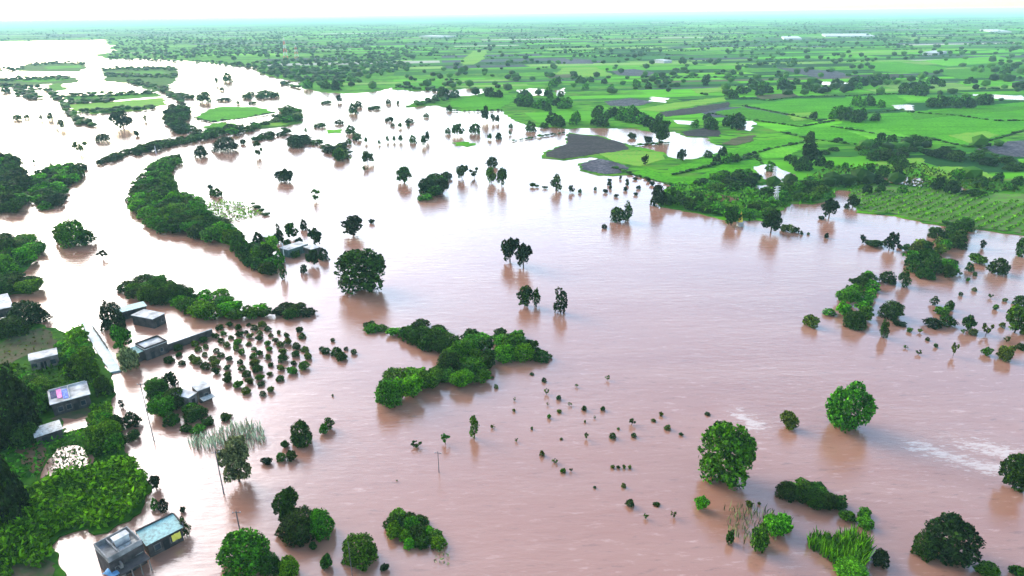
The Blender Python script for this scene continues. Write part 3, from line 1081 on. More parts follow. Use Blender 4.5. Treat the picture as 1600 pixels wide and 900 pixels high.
BELTS = [
    # px polygon, spacing, width range, height ratio, foliage, label, group
    ([(272, 248), (282, 252), (262, 268), (262, 290), (277, 308), (300, 312), (322, 328), (332, 346), (360, 353), (378, 384), (366, 384), (330, 378), (290, 368), (250, 362), (224, 343), (207, 325), (207, 305), (217, 287), (236, 265), (258, 251)],
     5.0, 6.5, 10, (0.5, 0.8), ['dark', 'dark', 'mid', 'mid', 'dark', 'bright'], 'green tree in the long curved wooded bank inside the river bend', 'trees of the curved wooded bank'),
    ([(152, 258), (200, 246), (250, 234), (300, 222), (306, 214), (280, 219), (250, 223), (200, 238), (160, 247)],
     5.0, 7, 10, (0.45, 0.65), ['black', 'dark', 'dark'], 'dark tree in the straight thin belt above the river bend', 'trees of the thin straight belt'),
    ([(48, 276), (85, 266), (110, 258), (135, 260), (125, 274), (102, 298), (93, 318), (70, 328), (58, 312), (50, 296)],
     5.5, 6, 9.5, (0.4, 0.65), ['mid', 'dark', 'dark', 'bright', 'black'], 'green tree in the wedge-shaped wood at the mouth of the thin belt', 'trees of the wedge-shaped wood'),
    ([(-12, 240), (16, 244), (28, 266), (40, 290), (37, 318), (24, 334), (-12, 335)],
     6.5, 8, 11, (0.5, 0.75), ['dark', 'black', 'mid', 'dark'], 'dark tree in the wood cut by the left edge of the flood', 'trees of the left edge wood'),
    ([(-20, 380), (0, 375), (40, 378), (58, 392), (55, 405), (30, 418), (0, 430), (-20, 430)],
     6, 7, 11, (.6, .85), ['mid', 'bright', 'dark', 'dark'], 'green tree in the bank wood below the river mouth on the left', 'trees of the lower left bank wood'),
    ([(-20, 438), (30, 436), (58, 440), (60, 454), (30, 460), (-20, 464)],
     5, 6, 9, (.5, .8), ['mid', 'dark', 'bright'], 'green bush in the strip just above the left white roofed house', 'bushes of the left strip'),
    ([(194, 470), (200, 450), (235, 438), (262, 442), (290, 455), (300, 464), (280, 472), (230, 474)],
     4.6, 5.5, 8.5, (.5, .8), ['dark', 'mid', 'mid', 'dark'], 'green tree in the bank wood behind the pale roofed row', 'trees of the bank wood behind the roofs'),
    ([(282, 488), (280, 470), (310, 462), (342, 460), (362, 478), (395, 482), (418, 486), (415, 496), (395, 503), (350, 499), (310, 495)],
     4.4, 5, 8, (.5, .8), ['mid', 'bright', 'dark', 'dark'], 'green tree in the long bank wood behind the flooded orchard', 'trees of the bank wood behind the orchard'),
    ([(436, 491), (446, 484), (470, 482), (484, 484), (482, 494), (455, 497)],
     4, 5, 7, (.7, 1.0), ['black', 'black', 'dark'], 'near-black tree in the short row at the right end of the bank wood', 'trees of the short dark row'),
    ([(613, 522), (640, 512), (680, 512), (712, 522), (760, 528), (800, 524), (845, 540), (847, 562), (800, 560), (765, 572), (752, 598), (705, 612), (690, 585), (700, 560), (672, 548), (640, 530)],
     3.6, 4.0, 6.8, (.55, .95), ['mid', 'mid', 'dark', 'bright', 'dark'], 'leafy green tree in the hooked tree island mid picture', 'trees of the hooked tree island'),
    ([(604, 632), (600, 608), (612, 592), (650, 588), (690, 585), (706, 608), (668, 622), (630, 634)],
     4.6, 6, 9.5, (.8, 1.1), ['mid', 'bright', 'mid', 'dark'], 'tall rounded green tree at the lower left end of the hooked tree island', 'big trees at the end of the hooked island'),
    ([(566, 514), (580, 508), (607, 510), (604, 517), (580, 518)],
     3.0, 3, 5, (.4, .7), ['olive', 'dark', 'mid'], 'low bush at the left tip of the hooked tree island', 'bushes at the tip of the hooked island'),
    ([(1290, 490), (1310, 470), (1338, 438), (1362, 428), (1368, 445), (1358, 470), (1352, 500), (1335, 515), (1318, 505)],
     4.2, 4, 7, (0.5, 0.9), ['dark', 'mid', 'dark', 'bright'], 'green tree in the lower of two slanting wooded strips on the right', 'trees of the lower right wooded strip'),
    ([(1412, 398), (1430, 382), (1450, 368), (1475, 352), (1512, 346), (1514, 362), (1505, 378), (1500, 392), (1485, 388), (1470, 395), (1498, 412), (1480, 438), (1455, 440), (1430, 428), (1420, 410)],
     4.8, 4.2, 7.4, (0.5, 0.9), ['dark', 'mid', 'dark', 'dark', 'olive'], 'green tree in the upper of two slanting wooded strips on the right', 'trees of the upper right wooded strip'),
    ([(1040, 322), (1030, 305), (1055, 296), (1090, 300), (1098, 318), (1130, 318), (1150, 322), (1200, 320), (1210, 330), (1190, 342), (1150, 342), (1130, 338), (1095, 331)],
     6.0, 5, 8.5, (0.4, 0.65), ['dark', 'mid', 'dark', 'bright'], 'green bush along the water edge of the right bank', 'bushes along the right bank'),
    ([(1092, 290), (1110, 276), (1150, 262), (1180, 268), (1182, 282), (1170, 300), (1130, 304), (1100, 300)],
     8, 7, 10, (0.45, 0.65), ['dark', 'black', 'dark', 'mid'], 'dark tree in the dense grove behind the right bank', 'trees of the grove behind the right bank'),
    ([(1195, 300), (1225, 285), (1265, 282), (1300, 285), (1300, 298), (1270, 314), (1235, 316), (1205, 325)],
     6.5, 6, 9, (0.45, 0.65), ['dark', 'mid', 'mid', 'dark'], 'green tree in the grove beside the bay of the right bank', 'trees of the grove beside the bay'),
    ([(1275, 250), (1300, 236), (1340, 238), (1370, 252), (1420, 250), (1440, 240), (1430, 232), (1380, 232), (1330, 230), (1290, 240)],
     11, 8, 13, (0.35, 0.55), ['dark', 'dark', 'mid', 'black'], 'dark bush in the scrub below the large bright fields', 'bushes of the scrub below the fields'),
    ([(1440, 240), (1470, 235), (1520, 240), (1560, 250), (1598, 262), (1590, 268), (1540, 262), (1480, 252)],
     9, 9, 12, (0.4, 0.6), ['black', 'dark', 'dark'], 'dark tree in the curved hedge below the ploughed patch at right', 'trees of the curved hedge at right'),
    ([(650, 318), (668, 305), (662, 292), (675, 280), (700, 278), (692, 290), (690, 306), (672, 312)],
     6, 7, 10, (.7, 1.0), ['black', 'dark', 'black', 'mid'], 'dark tree in the ragged clump in the pale middle water', 'trees of the ragged dark clump'),
    ([(385, 400), (392, 386), (412, 385), (408, 400), (432, 410), (422, 425), (400, 420), (388, 410)],
     3.8, 5, 7, (.7, 1.1), ['dark', 'mid', 'mid', 'dark'], 'green tree in the left part of the flooded hamlet', 'trees of the flooded hamlet left part'),
    ([(238, 655), (234, 600), (262, 588), (275, 625), (300, 640), (320, 640), (300, 660), (262, 668)],
     3.6, 3.6, 6, (0.7, 1.1), ['dark', 'dark', 'mid', 'black'], 'dark tree in the garden left of the two-roofed flooded house', 'trees of the roadside garden'),
    ([(280, 672), (320, 664), (345, 652), (366, 640), (368, 648), (345, 664), (300, 680)],
     2.6, 2.4, 4.0, (.6, 1.0), ['mid', 'dark', 'black', 'bright'], 'small bush in the row between the two-roofed house and the pale reeds', 'bushes of the garden row'),
    ([(140, 690), (160, 640), (172, 660), (184, 690), (190, 712), (150, 712)],
     3.0, 3.6, 5.5, (.6, 1.0), ['mid', 'bright', 'mid', 'olive'], 'leafy bush on the village shore beside the flooded yard', 'bushes on the village shore'),
    ([(95, 545), (110, 520), (130, 520), (136, 552), (144, 575), (125, 580), (100, 590), (92, 565)],
     3.0, 2.4, 4.4, (0.5, 0.9), ['mid', 'bright', 'dark', 'bright'], 'green bush between the bare yard and the pale road', 'bushes left of the pale road'),
    ([(0, 590), (50, 590), (68, 600), (72, 640), (50, 640), (30, 600), (-30, 610)],
     4.4, 5, 7, (.5, .8), ['mid', 'bright', 'dark'], 'green bush around the grey village house', 'bushes around the grey house'),
    ([(-20, 690), (40, 670), (66, 680), (60, 690), (10, 705), (-20, 712)],
     3.4, 4, 6, (.5, .8), ['mid', 'dark', 'bright'], 'green bush in the hedge below the pale tin shed', 'bushes of the hedge below the shed'),
    ([(1228, 775), (1230, 758), (1260, 760), (1300, 776), (1314, 786), (1308, 800), (1280, 795), (1250, 782)],
     2.0, 2.8, 4.4, (.6, 1.0), ['mid', 'bright', 'mid', 'dark'], 'leafy bush in the slanting hedge right of the egg-shaped tree', 'bushes of the slanting hedge'),
    ([(1318, 812), (1320, 802), (1350, 802), (1366, 815), (1360, 824), (1335, 820)],
     2.0, 2.6, 4.0, (.6, 1.0), ['mid', 'bright', 'mid'], 'leafy bush in the short hedge piece under the slanting hedge', 'bushes of the short hedge piece'),
    ([(610, 815), (620, 800), (645, 805), (668, 825), (690, 850), (690, 862), (660, 855), (640, 860), (615, 838)],
     1.9, 2.2, 3.8, (.5, 1.0), ['bright', 'mid', 'bright', 'dark'], 'bright leafy bush in the slanting thicket at the bottom centre', 'bushes of the bottom centre thicket'),
    ([(306, 222), (300, 208), (320, 206), (350, 200), (380, 198), (402, 196), (408, 201), (380, 210), (345, 213)],
     8, 8, 12, (0.4, 0.6), ['dark', 'dark', 'black', 'mid'], 'dark tree in the hedge below the bright green island field', 'trees below the island field'),
    ([(400, 220), (405, 212), (425, 208), (450, 204), (450, 210), (425, 217)],
     7, 7, 10, (0.4, 0.6), ['dark', 'black'], 'dark tree in the short slanting row right of the island field', 'trees of the short slanting row'),
    ([(452, 232), (460, 216), (480, 216), (484, 225), (468, 232)],
     7, 9, 13, (.6, .9), ['black'], 'black tree in the compact clump in the upper middle water', 'trees of the compact black clump'),
    ([(492, 225), (505, 225), (522, 236), (516, 241), (502, 234)],
     7, 8, 11, (.5, .8), ['black', 'dark'], 'dark tree in the slanting clump right of the compact black clump', 'trees of the slanting clump'),
    ([(522, 245), (530, 228), (540, 230), (545, 250), (530, 252)],
     6, 7, 10, (.7, 1.0), ['black', 'olive', 'dark'], 'tree with yellowish top in the clump left of the branching tree', 'trees of the yellow topped clump'),
    ([(398, 200), (420, 196), (450, 192), (468, 188), (470, 180), (450, 170), (438, 174), (452, 182), (425, 190)],
     9, 9, 13, (0.4, 0.6), ['dark', 'grey', 'dark', 'mid'], 'tree in the hooked grove right of the island field', 'trees of the hooked grove'),
    ([(262, 182), (265, 168), (285, 164), (296, 175), (285, 192), (300, 205), (285, 212), (268, 200)],
     9, 9, 13, (0.5, 0.7), ['black', 'dark', 'dark'], 'dark tree in the grove above the end of the thin belt', 'trees of the grove above the belt'),
    ([(380, 150), (400, 148), (428, 145), (430, 152), (405, 154), (385, 155)],
     11, 10, 14, (0.4, 0.6), ['dark', 'grey'], 'tree in the two dim clumps in the upper flood', 'trees of the dim clumps'),
]
for (u, v, w_, h_, st, fo) in [(404, 384, 18, 21, 'dome', 'black'), (437, 382, 16, 22, 'dome', 'black'), (435, 361, 7, 12, 'tall', 'black'), (457, 372, 20, 24, 'tree', 'dark'), (475, 360, 12, 17, 'dome', 'black'),
                               (494, 384, 22, 26, 'tree', 'black'), (506, 408, 17, 20, 'dome', 'black'), (489, 415, 20, 24, 'tree', 'black'), (475, 428, 11, 15, 'dome', 'black'), (443, 436, 11, 26, 'tall', 'dark'),
                               (418, 432, 30, 22, 'dome', 'dark'), (425, 398, 28, 28, 'tree', 'lime'), (437, 414, 17, 22, 'dome', 'mid'), (382, 408, 24, 32, 'dome', 'dark'), (402, 415, 26, 24, 'dome', 'mid'), (388, 418, 16, 14, 'bush', 'dark'),
                               (462, 404, 14, 12, 'bush', 'dark'), (372, 396, 22, 28, 'dome', 'dark'), (450, 388, 12, 14, 'tree', 'dark'), (468, 384, 13, 12, 'bush', 'black')]:
    plant_px(u, v, w_, h_, st, fo, 'tree crowding close round the grey roofs of the flooded hamlet', group='trees round the flooded hamlet roofs')
belt_n = 0
for i, (px, s, w0, w1, hr, fo, lab, grp) in enumerate(BELTS):
    nm = 'bush' if 'bush' in lab.split(' ')[:4] else 'tree'
    st = ('dome', 'dome', 'bush', 'tree') if nm == 'tree' else ('bush', 'dome')
    k = belt(px, s, w0, w1, hr, fo, lab, grp, 500 + i, st, nm, nm)
    belt_n += k
    print('belt', k, lab)

# flooded orchard: rounded bushes in loose rows ---------------------------
orch = row_points(PX([(250, 575), (280, 540), (330, 518), (348, 505), (372, 503), (400, 505), (430, 512), (482, 520), (470, 535), (498, 555), (494, 572), (470, 590), (440, 600), (415, 628), (385, 628), (378, 610), (345, 600), (330, 590), (300, 568), (275, 570)]), 3.7, random.Random(5), (262, 575), (405, 520), 4.1)
for p in orch:
    u = rnd.random()
    wd = rnd.uniform(1.3, 2.4) * (1.25 if proj(p).y > 555 else 1.1)
    p = p + Vector((rnd.uniform(-.5, .5), rnd.uniform(-.5, .5), 0))
    plant(p, wd, wd * rnd.uniform(.55, .8), rnd.choice(('dome', 'bush')), rnd.choice(('dark', 'dark', 'olive', 'olive', 'mid', 'dark')), 'round bush in the flooded orchard of bushes left of the tree island', name='orchard_bush', cat='bush', group='bushes of the flooded orchard')
for (u, v, w_) in [(503, 550, 10), (510, 554, 14), (526, 558, 18), (534, 565, 18), (553, 555, 11), (541, 548, 8), (520, 535, 8)]:
    plant_px(u, v, w_, w_ * .8, 'dome', 'dark', 'small dark bush in the straggling tail at the right end of the orchard', name='orchard_bush', cat='bush', group='bushes of the orchard tail')

# sprouts in the middle water --------------------------------------------
SPROUT = [(831, 587, 8), (850, 598, 10), (901, 605, 7), (949, 594, 9), (854, 616, 11), (804, 626, 6), (873, 626, 10), (890, 634, 9), (856, 634, 6), (803, 644, 7), (874, 646, 11),
          (913, 643, 11), (942, 643, 12), (858, 655, 8), (929, 654, 5), (987, 664, 12), (1033, 651, 9), (1021, 660, 9), (1043, 673, 13), (1105, 650, 9), (914, 661, 5), (966, 672, 6),
          (807, 690, 6), (877, 688, 6), (916, 686, 10), (957, 687, 13), (990, 685, 11), (1064, 682, 10), (847, 714, 12), (867, 724, 12), (880, 740, 10), (892, 737, 8), (957, 733, 9),
          (966, 733, 8), (975, 733, 7), (984, 733, 7), (929, 764, 7), (974, 763, 9), (984, 794, 14), (1009, 810, 12), (1026, 792, 12), (1052, 808, 11), (770, 669, 9), (775, 608, 8), (769, 592, 7),
          (1186, 790, 8), (831, 672, 6), (620, 752, 4), (520, 620, 5)]
for (u, v, w_) in SPROUT:
    plant_px(u, v, w_ * rnd.uniform(.7, 1.0), w_ * rnd.uniform(.55, .95), rnd.choice(('bush', 'sparse', 'dome')), rnd.choice(('dark', 'olive', 'olive', 'mid')), 'small dark sprout of a drowned crop row in the middle of the brown water', name='sapling', cat='sapling', group='drowned sprouts in the middle water')
SHALLOW = [(1421, 520, 9), (1437, 520, 8), (1449, 533, 7), (1415, 545, 8), (1435, 554, 9), (1462, 544, 8), (1519, 525, 14), (1505, 521, 9), (1541, 557, 16), (1547, 466, 9), (1522, 456, 8), (1501, 463, 7),
           (1555, 485, 10), (1570, 472, 9), (1598, 524, 14), (1565, 513, 11), (1572, 535, 10), (1594, 548, 15), (1512, 440, 8), (1523, 432, 8), (1500, 430, 8), (1243, 364, 12), (1252, 367, 7), (1263, 367, 5), (1225, 362, 16), (1235, 364, 14)]
for (u, v, w_) in SHALLOW:
    plant_px(u, v, w_ * rnd.uniform(.8, 1.1), w_ * rnd.uniform(.6, 1.0), rnd.choice(('bush', 'sparse', 'dome')), rnd.choice(('dark', 'olive', 'mid')), 'small dark shrub scattered in the flooded shallows on the right', name='shrub', cat='shrub', group='scattered shrubs in the right shallows')
# drowned nursery dots beside the dark fields
nur = poisson(PX([(945, 292), (950, 278), (1010, 281), (1022, 292), (1000, 305), (960, 312), (940, 308)]), 7.5, random.Random(9))
for p in nur:
    plant(p, rnd.uniform(1.8, 3.0), rnd.uniform(1.4, 2.4), 'bush', 'black', 'tiny dark sapling in the dotted flooded plantation beside the dark fields', name='sapling', cat='sapling', group='dotted flooded plantation')
MIDW = [(893, 301, 9, 10), (906, 302, 6, 6), (930, 298, 5, 5), (640, 193, 14, 7), (607, 190, 11, 6), (612, 192, 7, 8), (614, 198, 6, 5), (638, 198, 5, 5), (625, 200, 6, 7), (666, 184, 9, 6), (702, 174, 9, 8),
        (606, 222, 5, 8), (616, 222, 5, 8), (626, 222, 7, 9), (645, 224, 11, 11), (662, 228, 8, 14), (668, 222, 7, 14), (572, 224, 5, 8), (593, 226, 5, 6), (700, 210, 9, 9), (718, 212, 14, 16), (709, 212, 6, 14),
        (742, 210, 18, 14), (758, 190, 11, 20), (770, 192, 7, 12), (777, 192, 7, 10), (798, 201, 7, 7), (797, 211, 5, 6), (829, 206, 16, 14), (765, 218, 7, 8), (780, 214, 6, 6), (779, 218, 10, 9), (850, 201, 14, 8),
        (607, 163, 9, 7), (622, 163, 5, 5), (585, 172, 20, 6), (560, 168, 12, 9), (552, 178, 14, 14), (531, 160, 9, 10), (510, 163, 16, 5), (530, 195, 14, 7), (500, 200, 18, 7), (478, 208, 4, 7), (548, 210, 16, 12), (558, 220, 14, 10),
        (545, 226, 9, 8), (347, 142, 7, 5), (356, 128, 14, 12), (339, 132, 5, 9), (320, 160, 18, 14), (350, 159, 22, 5), (372, 163, 5, 5), (395, 163, 12, 4), (28, 188, 12, 8), (42, 186, 8, 6), (65, 188, 5, 7), (80, 260, 5, 5), (54, 255, 4, 5), (9, 145, 12, 8), (90, 205, 4, 4),
        (330, 300, 8, 10), (340, 308, 14, 12), (333, 306, 10, 9), (312, 332, 0, 0)]
for (u, v, w_, h_) in MIDW:
    if w_:
        plant_px(u, v, w_ * 1.1, h_ * 1.15, 'tree' if h_ > w_ else 'dome', rnd.choice(('black', 'dark', 'dark')), 'small dark half-drowned tree scattered across the far pale flood', group='scattered half-drowned far trees')

# individual farmland trees, nearest rows ---------------------------------
fr = random.Random(21)
farm = []
CL = [(870, 170, 24, 7, 9), (900, 195, 40, 6, 8), (960, 185, 40, 8, 12), (1000, 190, 30, 8, 8), (1120, 195, 40, 8, 10), (1170, 150, 30, 6, 6), (1230, 140, 60, 6, 10), (1300, 137, 70, 6, 10), (1370, 135, 40, 6, 6), (1430, 147, 20, 5, 5),
      (1470, 135, 50, 8, 8), (1480, 165, 30, 5, 6), (1525, 165, 30, 4, 6), (1360, 167, 25, 4, 6), (1320, 186, 60, 6, 8), (1580, 115, 40, 8, 8), (840, 155, 40, 8, 10), (1050, 130, 60, 10, 8), (920, 135, 60, 7, 8), (745, 148, 40, 6, 8),
      (500, 140, 40, 5, 6), (460, 143, 40, 6, 8), (1410, 225, 60, 5, 8), (1340, 262, 70, 18, 16), (1420, 300, 70, 12, 6), (1540, 290, 60, 14, 6), (1240, 262, 40, 10, 8), (1130, 250, 40, 6, 5), (820, 165, 30, 6, 8), (680, 155, 40, 4, 8)]
for (u, v, du, dv, n) in CL:
    for _ in range(n):
        uu, vv = u + fr.uniform(-du, du), v + fr.uniform(-dv, dv)
        p = G(uu, vv)
        if not inside(p, land_poly):
            continue
        farm.append((p, vv))
for p, vv in farm:
    wd = fr.uniform(7, 13) if vv < 205 else fr.uniform(4.5, 8)
    p.z = .2
    plant(p, wd, wd * fr.uniform(.7, 1.05), 'dome', fr.choice(('dark', 'dark', 'black', 'mid')), 'dark hedgerow tree among the green fields on the far side of the flood', name='tree', cat='tree', group='hedgerow trees of the far farmland', trunk=False)

# ---- far hedges and trees: too many to count, one object -----------------
def blob(seed):
    bm = bmesh.new()
    bmesh.ops.create_icosphere(bm, subdivisions=1, radius=.5)
    r = random.Random(seed)
    for v in bm.verts:
        v.co *= r.uniform(.75, 1.2)
        v.co.z = max(v.co.z * .9 + .4, -.02)
    a = np.array([v.co[:] for v in bm.verts])
    f = np.array([[v.index for v in q.verts] for q in bm.faces])
    bm.free()
    return a, f


BL = [blob(i) for i in range(6)]
fv, ff, off = [], [], 0
dr = random.Random(33)
npos = []
for (a, b) in hedge:
    L = (b - a).length
    D = a.length
    if D > 7000:
        continue
    mode = dr.random()
    step = 3.4 + D * .0016 if mode < .66 else 30 + D * .012
    k = int(L / step)
    t0, t1 = sorted((dr.random() * .5, .5 + dr.random() * .5))
    for q in range(k):
        t = (q + dr.uniform(.1, .9)) / k
        if t < t0 or t > t1 or dr.random() < .2:
            continue
        p = a.lerp(b, t)
        p = p + Vector((dr.uniform(-2, 2), dr.uniform(-3, 3), 0))
        big = dr.random() < (.09 if mode < .62 else .5)
        wd = dr.uniform(6, 11) if big else dr.uniform(3.5, 7)
        npos.append((p, wd * (1 + D / 9000), wd * dr.uniform(.75, 1.1) if big else wd * dr.uniform(.4, .75)))
for _ in range(900):
    uu, vv = dr.uniform(-60, 1660), 40 + 110 * dr.random() ** 1.3
    p = G(uu, vv)
    if p.length > 7500 or not inside(p, land_poly) or p.length < 650:
        continue
    wd = dr.uniform(7, 14)
    npos.append((p, wd, wd * dr.uniform(.6, 1.0)))
for _ in range(2600):
    p = G(dr.uniform(170, 640), 50 + 80 * dr.random() ** 1.2)
    if inside(p, land_poly) and p.length < 7500 and noise.noise(Vector((p.x * .004, p.y * .002, 1))) > -.15:
        wd = dr.uniform(6, 12)
        npos.append((p, wd, wd * dr.uniform(.5, .9)))
# shrubs on the bunds between the large bright fields
for line in ([(1160, 166), (1212, 176), (1278, 190), (1330, 180), (1410, 172)], [(1110, 178), (1160, 186), (1200, 192), (1250, 199), (1302, 190)], [(1300, 199), (1345, 206), (1391, 215), (1451, 217), (1511, 231), (1600, 205), (1690, 192)],
             [(1219, 207), (1260, 217), (1316, 225), (1364, 229), (1391, 216)], [(1050, 290), (1010, 280), (985, 273), (960, 263)], [(1045, 276), (1120, 258), (1180, 246), (1192, 258)], [(1100, 262), (1150, 250), (1205, 233), (1258, 223)],
             [(1415, 176), (1490, 181), (1560, 190), (1640, 188)], [(800, 221), (840, 215), (885, 208)], [(985, 229), (1010, 227), (1045, 224)], [(700, 174), (740, 175), (785, 173)], [(303, 185), (332, 192), (380, 186), (430, 177)],
             [(827, 292), (845, 293), (857, 296)], [(395, 320), (408, 331), (418, 338)], [(1600, 266), (1560, 248), (1530, 232)], [(1130, 150), (1200, 158), (1245, 152), (1330, 150), (1420, 146)]):
    for (p0, p1) in zip(line, line[1:]):
        A, B_ = G(*p0), G(*p1)
        k = max(2, int((B_ - A).length / 2.6))
        for q in range(k):
            if dr.random() < .12:
                continue
            p = A.lerp(B_, (q + dr.random()) / k)
            wd = dr.uniform(2.2, 4.5)
            npos.append((p, wd, wd * dr.uniform(.3, .7)))
for (u0, v0, u1, v1, n) in [(0, 125, 110, 122, 70), (0, 133, 60, 140, 40), (50, 101, 130, 99, 50), (160, 108, 275, 108, 90), (165, 118, 275, 120, 90), (200, 128, 262, 140, 70), (100, 151, 250, 146, 60), (105, 162, 180, 158, 40),
                            (118, 178, 250, 168, 50), (75, 140, 105, 170, 30), (180, 92, 330, 98, 60), (330, 98, 400, 106, 50), (250, 140, 285, 158, 40), (265, 150, 310, 153, 30), (118, 185, 150, 200, 18), (105, 170, 125, 195, 16), (440, 130, 470, 140, 20), (640, 165, 700, 155, 30),
                            (620, 138, 700, 142, 24), (0, 110, 40, 106, 20), (15, 140, 60, 152, 26), (30, 148, 62, 155, 20)]:
    for _ in range(n):
        t = dr.random()
        p = G(u0 + (u1 - u0) * t + dr.uniform(-5, 5), v0 + (v1 - v0) * t + dr.uniform(-2.5, 2.5))
        wd = dr.uniform(4, 9)
        npos.append((p, wd, wd * dr.uniform(.4, .75)))
for (p, wd, hd) in npos:
    a, f = dr.choice(BL)
    th = dr.uniform(0, 6.28)
    c, s = math.cos(th), math.sin(th)
    q = np.empty_like(a)
    q[:, 0] = (a[:, 0] * c - a[:, 1] * s) * wd + p.x
    q[:, 1] = (a[:, 0] * s + a[:, 1] * c) * wd + p.y
    q[:, 2] = a[:, 2] * hd + .2
    fv.append(q)
    ff.append(f + off)
    off += len(a)
far = mesh_obj('distant_hedges', np.concatenate(fv).tolist(), np.concatenate(ff).tolist(), FOL['dark'])
tag(far, 'dark far hedges and treetops across the hazy green plain', 'hedges', kind='stuff')
print('far blobs', len(npos), 'parcels', len(pf), 'belt', belt_n, COUNT, 'orch', len(orch), 'nur', len(nur), 'farm', len(farm))


# the 300 trees that show largest stand alone, the small far rest is one mass
TREES.sort(key=lambda t: -t[0])
for t in TREES[:300]:
    plant_now(*t[1:])
rv, rf, ri, off = [], [], [], 0
keys = list(FOL)
for (_, p, Wd, Hd, st, fo, *rest) in TREES[300:]:
    me = rnd.choice(CROWN[st, 'low'])
    a = np.array([v.co[:] for v in me.vertices])
    f = np.array([list(q.vertices) for q in me.polygons])
    rv.append(a * np.array([Wd, Wd, Hd]) + np.array(p[:]))
    rf.append(f + off)
    ri += [keys.index(fo)] * len(f)
    off += len(a)
o = mesh_obj('small_trees', np.concatenate(rv).tolist(), np.concatenate(rf).tolist(), FOL[keys[0]])
for k in keys[1:]:
    o.data.materials.append(FOL[k])
o.data.polygons.foreach_set('material_index', ri)
tag(o, 'small far treetops of the flooded belts and hedgerows', 'trees', kind='stuff')
print('trees', len(TREES))


# ------------------------------------------------------------------ ground cover (stuff)
def cover(name, px, s, size, hgt, fol, label, seed, per=6, up=.5, z=.3, blade=False, rows=None):
    r = random.Random(seed)
    pts = []
    spots = poisson(PX(px), s, r) if rows is None else row_points(PX(px), s, r, *rows)
    for p in spots:
        k = hgt * (.55 + .9 * max(0, .5 + noise.noise(Vector((p.x * .22, p.y * .22, seed)))))
        for _ in range(per):
            d = unit(r)
            if blade:
                x, y = p.x + d.x * s * .7, p.y + d.y * s * .7
                L = k * r.uniform(.6, 1.2)
                lean = unit(r) * L * .35
                wv = Vector((d.y, -d.x, 0)) * size * .5
                pts.append((Vector((x, y, z)), lean, L, wv))
                continue
            q = Vector((p.x + d.x * s * .8, p.y + d.y * s * .8, z + k * r.uniform(.2, 1.0)))
            nn = (d + Vector((0, 0, up))).normalized()
            pts.append((q, nn, size * r.uniform(.6, 1.3), r))
    if blade:
        v, f = [], []
        for (b, lean, L, wv) in pts:
            n = len(v)
            top = b + Vector((lean.x, lean.y, L))
            mid = b + Vector((lean.x * .3, lean.y * .3, L * .55))
            v += [tuple(b - wv * .6), tuple(b + wv * .6), tuple(mid + wv), tuple(top + wv * .2), tuple(top - wv * .2), tuple(mid - wv)]
            f += [(n, n + 1, n + 2, n + 5), (n + 5, n + 2, n + 3, n + 4)]
    else:
        v, f = quads_free(pts)
    o = mesh_obj(name, v, f, FOL[fol])
    tag(o, label, 'plants', kind='stuff')
    return o


def quads_free(pts):
    v, f = [], []
    for (c, nrm, s, r) in pts:
        x = nrm.orthogonal().normalized()
        y = nrm.cross(x)
        a = r.uniform(0, 6.28)
        u = (x * math.cos(a) + y * math.sin(a)) * s
        w_ = (y * math.cos(a) - x * math.sin(a)) * s * .5
        n = len(v)
        b = nrm * s * .3
        for q in (c - u - b, c - w_, c + u - b, c + w_):
            v.append((q.x, q.y, q.z))
        f.append((n, n + 1, n + 2, n + 3))
    return v, f


THICK = [(-60, 800), (0, 790), (60, 762), (100, 745), (150, 738), (190, 722), (205, 722), (231, 752), (233, 768), (220, 792), (208, 808), (180, 820), (150, 832), (135, 824), (100, 832), (74, 850), (84, 872), (60, 890), (20, 885), (10, 930), (-60, 930)]
cover('green_thicket', THICK, .7, .6, 2.2, 'bright', 'dense bright green leafy thicket on the shore above the flooded house', 1, 7)
cover('green_thicket', [(75, 735), (80, 705), (105, 692), (140, 690), (180, 700), (190, 715), (150, 738), (120, 745), (95, 750)], .95, .42, 1.3, 'mid', 'broken weeds over the flooded yard above the green thicket', 2, 4)
cover('weed_cover', [(0, 585), (60, 590), (70, 610), (60, 660), (0, 690), (-60, 690), (-60, 590)], 1.2, .7, 2.0, 'mid', 'rank green weeds left of the laundry house', 3, 5)
cover('weed_cover', [(-40, 572), (40, 575), (48, 582), (95, 570), (120, 572), (128, 600), (72, 608), (0, 600), (-40, 600)], 1.3, .6, 1.5, 'mid', 'low rank weeds round the grey village house', 15, 4)
cover('weed_cover', [(-60, 556), (0, 538), (16, 528), (60, 514), (92, 534), (84, 545), (40, 556), (0, 574)], 2.6, .5, .7, 'olive', 'sparse dry weeds on the bare brown yard', 16, 3)
cover('weed_cover', [(20, 700), (60, 690), (74, 700), (68, 726), (60, 752), (44, 745), (20, 760), (-20, 740)], 1.1, .5, 1.0, 'mid', 'patchy weeds on the red mud yard', 17, 4)
cover('weed_cover', [(60, 690), (90, 684), (140, 676), (150, 690), (110, 694), (80, 704), (72, 700)], 1.0, .5, 1.2, 'bright', 'weeds in front of the pale tin shed', 18, 4)
cover('weed_cover', [(100, 590), (115, 555), (95, 545), (110, 520), (128, 512), (140, 554), (158, 588), (164, 625), (140, 600)], 1.1, .6, 1.8, 'bright', 'green weeds beside the pale road', 4, 5)
cover('weed_cover', [(140, 640), (170, 630), (182, 665), (192, 712), (150, 705), (138, 690), (146, 668)], .9, .55, 1.8, 'bright', 'green weeds along the village shore below the laundry house', 5, 6)
cover('pale_reeds', [(292, 690), (320, 678), (350, 672), (385, 660), (408, 668), (416, 690), (400, 700), (370, 704), (345, 700), (300, 702)], .8, .26, 1.7, 'pale', 'whitish straggling reeds in the water beside the grey-green tree', 6, 5, .1, 0, True)
